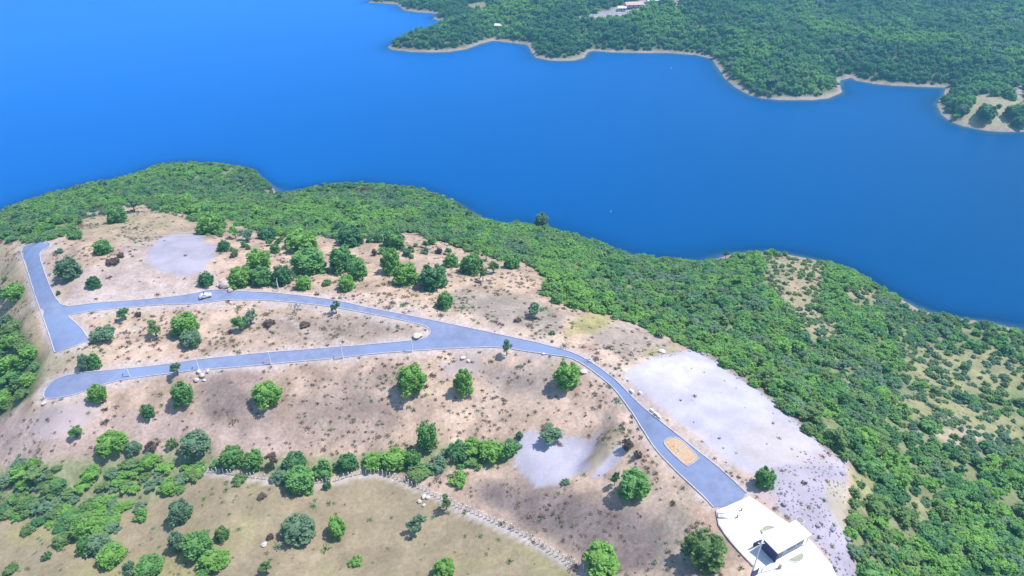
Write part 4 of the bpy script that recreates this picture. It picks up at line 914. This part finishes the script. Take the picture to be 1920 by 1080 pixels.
for u, v, dx, lb in ((1222,771,1.5,'white concrete block on the kerb, upper of the three'),(1230,778,1.8,'white concrete block on the kerb, middle of the three'),(1236,784,1.4,'white concrete block on the kerb, lowest of the three'),(1184,735,1.8,'white concrete block on the kerb beside the top of the gravel pad'),(1200,738,1.2,'small white concrete block set back from the kerb on the gravel')):
    x, y, z = hitz(u, v); o = MB().box((0, 0, .3), (dx*.7, .6, .7), taper=.9).build('concrete_block', WHITEC, bevel=.05); o.location = (x, y, z); o.rotation_euler.z = -.9; tag(o, lb, 'block', 'white concrete blocks on the right kerb')

# ------------------------------------------------------------------ traffic island with golden sand
IS = [(1245,829),(1249,824),(1256,821),(1265,821),(1274,824),(1284,831),(1297,845),(1311,860),(1300,868),(1289,875),(1275,864),(1261,851),(1250,839),(1246,834)]
isw = [hit(u, v) for u, v in IS]; cx_, cy_ = np.mean(isw, 0); cz = float(hgt(cx_, cy_))
it = empty('traffic_island', (cx_, cy_, cz)); tag(it, 'golden sand island with pale kerb in the middle of the road', 'traffic island')
zb = 0
sb_, _w = drape('sand_bed', None, .16, SANDY, 0, 1.0, world=[(cx_+(a-cx_)*.95, cy_+(b-cy_)*.95) for a, b in isw]); sb_.parent = it; sb_.location = (-cx_, -cy_, -cz)
kb = ribbon('kerb', resamp(isw, 1.0), .22, -.3, .22, KERB, True); kb.parent = it; kb.location = (-cx_, -cy_, -cz)
for i in range(4):
    a = MB().ico((0, 0, 0), .12, (1.2, .9, .8), .3, 1, random.Random(i)).build('stone', SANDY, it); a.location = (random.uniform(-2.5, 2.5), random.uniform(-2, 2), zb+.28)

# ------------------------------------------------------------------ fence of pale posts
fw = [hit(u, v) for u, v in FENCE]; fl = resamp(fw, .25, False); seg = np.cumsum([0]+[math.dist(a, b) for a, b in zip(fl[:-1], fl[1:])]); tot = seg[-1]
fo = empty('post_fence', (fw[0][0], fw[0][1], float(hgt(*fw[0])))); tag(fo, 'long fence of pale wooden posts and wire bordering the dry meadow', 'fence')
pm_ = [MB().cyl((0, 0, -.3), (random.uniform(-.08, .08), random.uniform(-.08, .08), 1.65), .13, .11, 7).mesh('post', WOODP) for _ in range(4)]
NP = 98; wires = []
base = bpy.data.objects.new('post', pm_[0]); rf = random.Random(9)
for i in range(NP):
    t = tot*i/(NP-1); k = int(min(np.searchsorted(seg, t), len(fl)-1)); x, y = fl[k]; x += rf.uniform(-.12, .12); y += rf.uniform(-.12, .12); z = float(hgt(x, y))
    p_ = base.copy(); p_.data = pm_[i % 4]; link(p_, fo); p_.location = (x-fo.location.x, y-fo.location.y, z-fo.location.z); p_.rotation_euler = (rf.uniform(-.06, .06), rf.uniform(-.06, .06), rf.uniform(0, 6)); p_.scale = (1, 1, rf.uniform(.8, 1.15)); wires.append(Vector(p_.location))
for hh in (.45, .9, 1.35):
    b = MB()
    for a, c in zip(wires[:-1], wires[1:]): b.cyl(a+Vector((0, 0, hh)), c+Vector((0, 0, hh)), .012, n=3)
    b.build('wire', GREYM, fo)

# ------------------------------------------------------------------ street lamps
def lamp(u, v, h_, rz, label, group='street lamps along the roads', arm=1.0):
    x, y, z = hitz(u, v); r = empty('street_lamp', (x, y, z), rz); tag(r, label, 'street lamp', group)
    MB().cyl((0, 0, -.2), (0, 0, h_), .17, .11, 10).build('pole', POLEM, r)
    MB().cyl((0, 0, h_-.15), (arm, 0, h_+.2), .05, .04, 6).build('arm', POLEM, r)
    hd = MB().box((arm+.25, 0, h_+.22), (.7, .26, .12), taper=.8).build('lamp_head', GREYM, r)
for u, v, h_, lb in ((243,706,4.2,'pale street lamp nearest the curved end of the lower road'),(373,693,4.0,'pale street lamp above the block pile on the lower road'),(508,683,4.6,'pale street lamp above the large domed tree left of centre'),(643,672,5.4,'tallest pale street lamp in the middle of the lower road'),(773,660,4.6,'pale street lamp on the lower road next to the fork'),
                     (523,546,4.0,'pale street lamp at the upper road in front of the left tree clump'),(599,549,2.6,'short pale post at the upper road below the two small trees')): lamp(u, v, h_, R(100), lb, arm=.6 if h_ > 3 else .25)

# ------------------------------------------------------------------ gatehouse on the forecourt
def PZ(u, v, z): x, y = P(u, v, z); return Vector((float(x), float(y), z))
gz = float(hgt(*hit(1470, 1045)))+.14; hz = 3.3
rc = [PZ(u, v, gz+hz) for u, v in ((1429.5, 1008), (1459, 1038), (1522, 1003), (1492.5, 973.5))]      # roof corners: left, bottom, right, top
cen = sum(rc, Vector())/4; ax = (rc[2]-rc[1]).normalized(); ay = Vector((-ax.y, ax.x, 0)); LX = ((rc[2]-rc[1]).length+(rc[3]-rc[0]).length)/2; LY = (rc[0]-rc[1]).length
ay_s = 1 if (rc[0]-rc[1]).dot(ay) > 0 else -1
gh = empty('gatehouse', (cen.x, cen.y, gz), math.atan2(ax.y, ax.x)); tag(gh, 'small gatehouse with white flat roof and dark blue side wall on the forecourt', 'gatehouse')
gh.name = 'gatehouse'
print('gatehouse', LX, LY, gz)
MB().box((0, 0, hz-.12), (LX, LY, .24)).build('roof', WHITEC, gh, bevel=.03)
MB().box((0, 0, hz+.06), (LX-.5, LY-.5, .10)).build('roof_panel', WHITEC, gh)
wl, wd_ = LX-1.6, LY-.5
MB().box((-LX/2+.45, 0, (hz-.24)/2), (.25, wd_, hz-.24)).build('side_wall', NAVY, gh)
MB().box((.35, -ay_s*(LY/2-.75), (hz-.24)/2), (wl-.6, .2, hz-.24)).build('front_wall', WALLP, gh)
MB().box((.35, ay_s*(LY/2-.75), (hz-.24)/2), (wl-.6, .2, hz-.24)).build('back_wall', WHITEC, gh)
MB().box((LX/2-.95, 0, (hz-.24)/2), (.2, wd_-1.2, hz-.24)).build('end_wall', WALLP, gh)
dr = MB().box((-LX/2+2.0, -ay_s*(LY/2-.62), 1.1), (1.0, .10, 2.2)).build('door', DARKG, gh); MB().cyl((-LX/2+2.35, -ay_s*(LY/2-.5), 1.05), (-LX/2+2.35, -ay_s*(LY/2-.42), 1.05), .04).build('handle', GREYM, dr)
for xx, wv in ((.2, 1.8), (2.6, 1.2)):
    wn = MB().box((xx, -ay_s*(LY/2-.62), 1.6), (wv, .06, 1.0)).build('window', DARKG, gh)
    fr = MB()
    for dx in (-wv/2, 0, wv/2): fr.box((xx+dx, -ay_s*(LY/2-.58), 1.6), (.08, .06, 1.1))
    for dz in (-.5, .5): fr.box((xx, -ay_s*(LY/2-.585), 1.6+dz), (wv+.1, .05, .08))
    fr.build('frame', GREYM, wn)
for sx in (-1, 1): MB().cyl((LX/2-.3, sx*(LY/2-.35), 0), (LX/2-.3, sx*(LY/2-.35), hz-.24), .12, n=10).build('column', POLEM, gh)
# stub wall left of the gatehouse
a = PZ(1414, 1024, gz); b_ = PZ(1424, 1019.5, gz); mid = (a+b_)/2
o = MB().box((0, 0, .55), ((b_-a).length+.6, .25, 1.1)).build('stub_wall', NAVY); o.location = mid; o.rotation_euler.z = math.atan2((b_-a).y, (b_-a).x); tag(o, 'short dark blue wall sticking out left of the gatehouse', 'wall')
# planting beds let into the concrete
def bed(u, v, r_, ang, label):
    x, y = hit(u, v); z = float(hgt(x, y))+.15; t = empty('planting_bed', (x, y, z), ang); tag(t, label, 'planting bed', 'planting beds in the forecourt')
    pts_ = [(math.cos(k*math.pi/12)*r_, math.sin(k*math.pi/12)*r_*.75) for k in range(13)]
    MB().prism(pts_, 0, .12).build('soil', BEDM, t)
    kk = MB()
    for p, q_ in zip(pts_, pts_[1:]+pts_[:1]):
        d_ = math.dist(p, q_); kk.box(((p[0]+q_[0])/2, (p[1]+q_[1])/2, .08), (d_+.1, .14, .2), math.atan2(q_[1]-p[1], q_[0]-p[0]))
    kk.build('border', WHITEC, t)
bed(1490, 1044, 1.75, R(205), 'half round greenish planting bed in front of the gatehouse')
bed(1441, 996, 1.5, R(20), 'half round grey planting bed behind the gatehouse roof')
# grate, bollards, barrier, pole, tank
x, y, z = hitz(1357, 968); gt = empty('drain_grate', (x, y, z+.15), R(-8)); tag(gt, 'dark framed drain grate at the upper left corner of the white concrete', 'drain grate')
f_ = MB()
for c_, d_ in (((0, .55, .03), (2.6, .16, .1)), ((0, -.55, .03), (2.6, .16, .1)), ((-1.22, 0, .03), (.16, .94, .1)), ((1.22, 0, .03), (.16, .94, .1))): f_.box(c_, d_)
f_.build('frame', GREYM, gt); g_ = MB()
for i in range(11): g_.box((-1.05+i*.21, 0, .02), (.09, .9, .05))
g_.build('bars', POLEM, gt)
for u, v, lb in ((1390, 958, 'small grey bollard on the white concrete, farther of two'), (1382, 971, 'small grey bollard on the white concrete, nearer of two')):
    x, y, z = hitz(u, v); o = empty('bollard', (x, y, z+.12)); tag(o, lb, 'bollard', 'bollards on the forecourt'); MB().cyl((0, 0, 0), (0, 0, .8), .16, .13, 10).build('post', GREYM, o); MB().cyl((0, 0, .8), (0, 0, .9), .19, .1, 10).build('cap', KERB, o)
a = PZ(1461, 1066, gz); b_ = PZ(1428, 1071, gz+.2)
bg_ = empty('barrier_gate', a, math.atan2((b_-a).y, (b_-a).x)); tag(bg_, 'barrier gate with grey arm below the gatehouse', 'barrier'); MB().box((0, 0, .55), (.5, .4, 1.1)).build('housing', GREYM, bg_)
L_ = (b_-a).length; MB().box((L_/2, 0, 1.0), (L_, .12, .12)).build('arm', POLEM, bg_); MB().cyl((L_, 0, 0), (L_, 0, 1.0), .07).build('rest', GREYM, bg_)
a = PZ(1408, 1082, gz-.5); ph = 10.5; u_t = proj(a.x, a.y, gz+ph); po = empty('utility_pole', a); tag(po, 'tall thin pale pole at the left edge of the forecourt by the lower border', 'utility pole')
MB().cyl((0, 0, -.5), (0, 0, ph), .15, .10, 10).build('pole', POLEM, po); MB().box((0, 0, ph-.4), (1.2, .12, .12)).build('crossbar', POLEM, po)
o = empty('barrier_post', PZ(1413, 1080, gz), .4); tag(o, 'dark blue gate leaf standing at the lower border beside the tall pole', 'gate')
MB().box((0, 0, .9), (1.3, .12, 1.6)).build('leaf', NAVY, o); MB().cyl((-.75, 0, 0), (-.75, 0, 2.0), .1, n=8).build('post', NAVY, o); MB().cyl((.75, 0, 0), (.75, 0, 2.0), .1, n=8).build('post', NAVY, o)
o.name = 'gate_leaf'
x, y, z = hitz(1500, 976); o = empty('manhole_ring', (x, y, z)); tag(o, 'concrete ring with grey lid behind the gatehouse on the rubble', 'manhole'); MB().cyl((0, 0, -.2), (0, 0, .22), .95, .9, 20).build('ring', KERB, o); MB().cyl((0, 0, .22), (0, 0, .27), .7, n=20).build('lid', GREYM, o)

# ------------------------------------------------------------------ white car on the upper road
x, y, z = hitz(386, 558); car = empty('parked_car', (x, y, z+.1), R(26)); tag(car, 'small white car on the upper road beside the pink boulders', 'car')
CW = mat('car_white_paint', (.80, .80, .84), .3, .5)
prof = [(-1.8, .35), (-1.85, .8), (-1.55, 1.02), (-1.15, 1.42), (.25, 1.45), (.85, 1.02), (1.65, .88), (1.85, .62), (1.82, .35)]
b = bmesh.new(); L1 = [b.verts.new((px_, -.8 if pz < 1.1 else -.66, pz)) for px_, pz in prof]; L2 = [b.verts.new((px_, .8 if pz < 1.1 else .66, pz)) for px_, pz in prof]
b.faces.new(L1); b.faces.new(L2[::-1])
for i in range(len(prof)): j = (i+1) % len(prof); b.faces.new((L1[j], L1[i], L2[i], L2[j]))
bmesh.ops.recalc_face_normals(b, faces=b.faces[:]); bmesh.ops.bevel(b, geom=b.edges[:], offset=.05, segments=2, affect='EDGES')
me = bpy.data.meshes.new('body'); b.to_mesh(me); b.free(); me.materials.append(CW); link(bpy.data.objects.new('body', me), car)
for s_ in (-1, 1):
    MB().box((-.45, s_*.74, 1.2), (1.2, .06, .32), taper=.9).build('side_window', DARKG, car)
    MB().box((1.83, s_*.55, .68), (.08, .3, .16)).build('headlight', POLEM, car)
    for xx in (-1.15, 1.15):
        wh = MB().cyl((xx, s_*.70, .32), (xx, s_*.86, .32), .32, n=16).build('wheel', DARKG, car); MB().cyl((xx, s_*.85, .32), (xx, s_*.88, .32), .18, n=12).build('rim', GREYM, wh)
MB().box((.60, 0, 1.23), (.06, 1.2, .42), M=Matrix.Rotation(R(-52), 4, 'Y')).build('windshield', DARKG, car)
MB().box((-1.40, 0, 1.23), (.06, 1.2, .42), M=Matrix.Rotation(R(42), 4, 'Y')).build('rear_window', DARKG, car)

# ------------------------------------------------------------------ far houses and floats
def house(u, v, lx, ly, rz, label, roofm, wallm, hh=3.0, off=2.0):
    x, y, z = fhit(u, v, off); t = empty('house', (x, y, z), rz); tag(t, label, 'house')
    MB().box((0, 0, hh/2), (lx, ly, hh)).build('wall', wallm, t)
    b = bmesh.new(); a_, c_ = lx/2+.8, ly/2+.9; q_ = [(-a_, -c_, hh), (a_, -c_, hh), (a_, c_, hh), (-a_, c_, hh), (-a_, 0, hh+ly*.22), (a_, 0, hh+ly*.22)]
    vv = [b.verts.new(k) for k in q_]
    for f in ((0, 1, 5, 4), (2, 3, 4, 5), (0, 4, 3), (1, 2, 5), (0, 3, 2, 1)): b.faces.new([vv[k] for k in f])
    bmesh.ops.recalc_face_normals(b, faces=b.faces[:]); me = bpy.data.meshes.new('roof'); b.to_mesh(me); b.free(); me.materials.append(roofm); link(bpy.data.objects.new('roof', me), t)
    MB().box((-lx*.1, -ly/2-.04, 1.1), (1.2, .1, 2.2)).build('door', DARKG, t)
    for dx in (-.35, .2, .38): MB().box((lx*dx, -ly/2-.04, 1.7), (1.4, .08, 1.1)).build('window', DARKG, t)
    return t
PINKW = noisy('pink_wall', (.62, .36, .34), (.72, .46, .42), 1, .8)
house(1188, 14, 19, 10, R(8), 'long house with pinkish roof on bare ground in the far wood', ROOFT, PINKW, off=0)
house(1166, 20, 8, 6, R(-5), 'small white shed left of the pink roofed house', WHITEC, WHITEC, off=0)
house(1224, 6, 14, 7, R(12), 'white roofed wing at the right of the pink roofed house', WHITEC, WHITEC, off=0)
house(935, 49, 7, 6, R(-10), 'tiny white roofed hut alone in the wood on the far peninsula', WHITEC, WHITEC, 3.5, off=3)
for u, v, lb in ((1145, 397, 'pale float on the water in the middle of the lake'), (1258, 129, 'pale float on the water close to the far shore')):
    x, y = P(u, v, 0); k_ = math.dist((x, y), (0, 0))/430; t = empty('buoy', (float(x), float(y), 0)); tag(t, lb, 'buoy', 'buoys on the lake'); t.scale = (k_, k_, k_)
    bm_ = mat('buoy_paint', (.25, .5, .75), .4, .4); MB().cyl((0, 0, -.3), (0, 0, .45), .55, .5, 14).build('float', bm_, t); MB().cyl((0, 0, .45), (0, 0, 1.5), .12, .05, 8).build('mast', bm_, t)

# ------------------------------------------------------------------ haze
hm = bpy.data.materials.new('haze_air'); hm.use_nodes = True; t = hm.node_tree; t.nodes.remove(t.nodes['Principled BSDF'])
pv = t.nodes.new('ShaderNodeVolumePrincipled'); pv.inputs['Color'].default_value = (.22, .62, .95, 1); pv.inputs['Density'].default_value = .00040; pv.inputs['Anisotropy'].default_value = .2
t.links.new(pv.outputs[0], t.nodes['Material Output'].inputs['Volume'])
HAZE = MB().box((0, 4500-1000, 80), (17000, 11000, 240)).build('haze', hm); tag(HAZE, 'thin bluish air haze over the lake', kind='stuff')
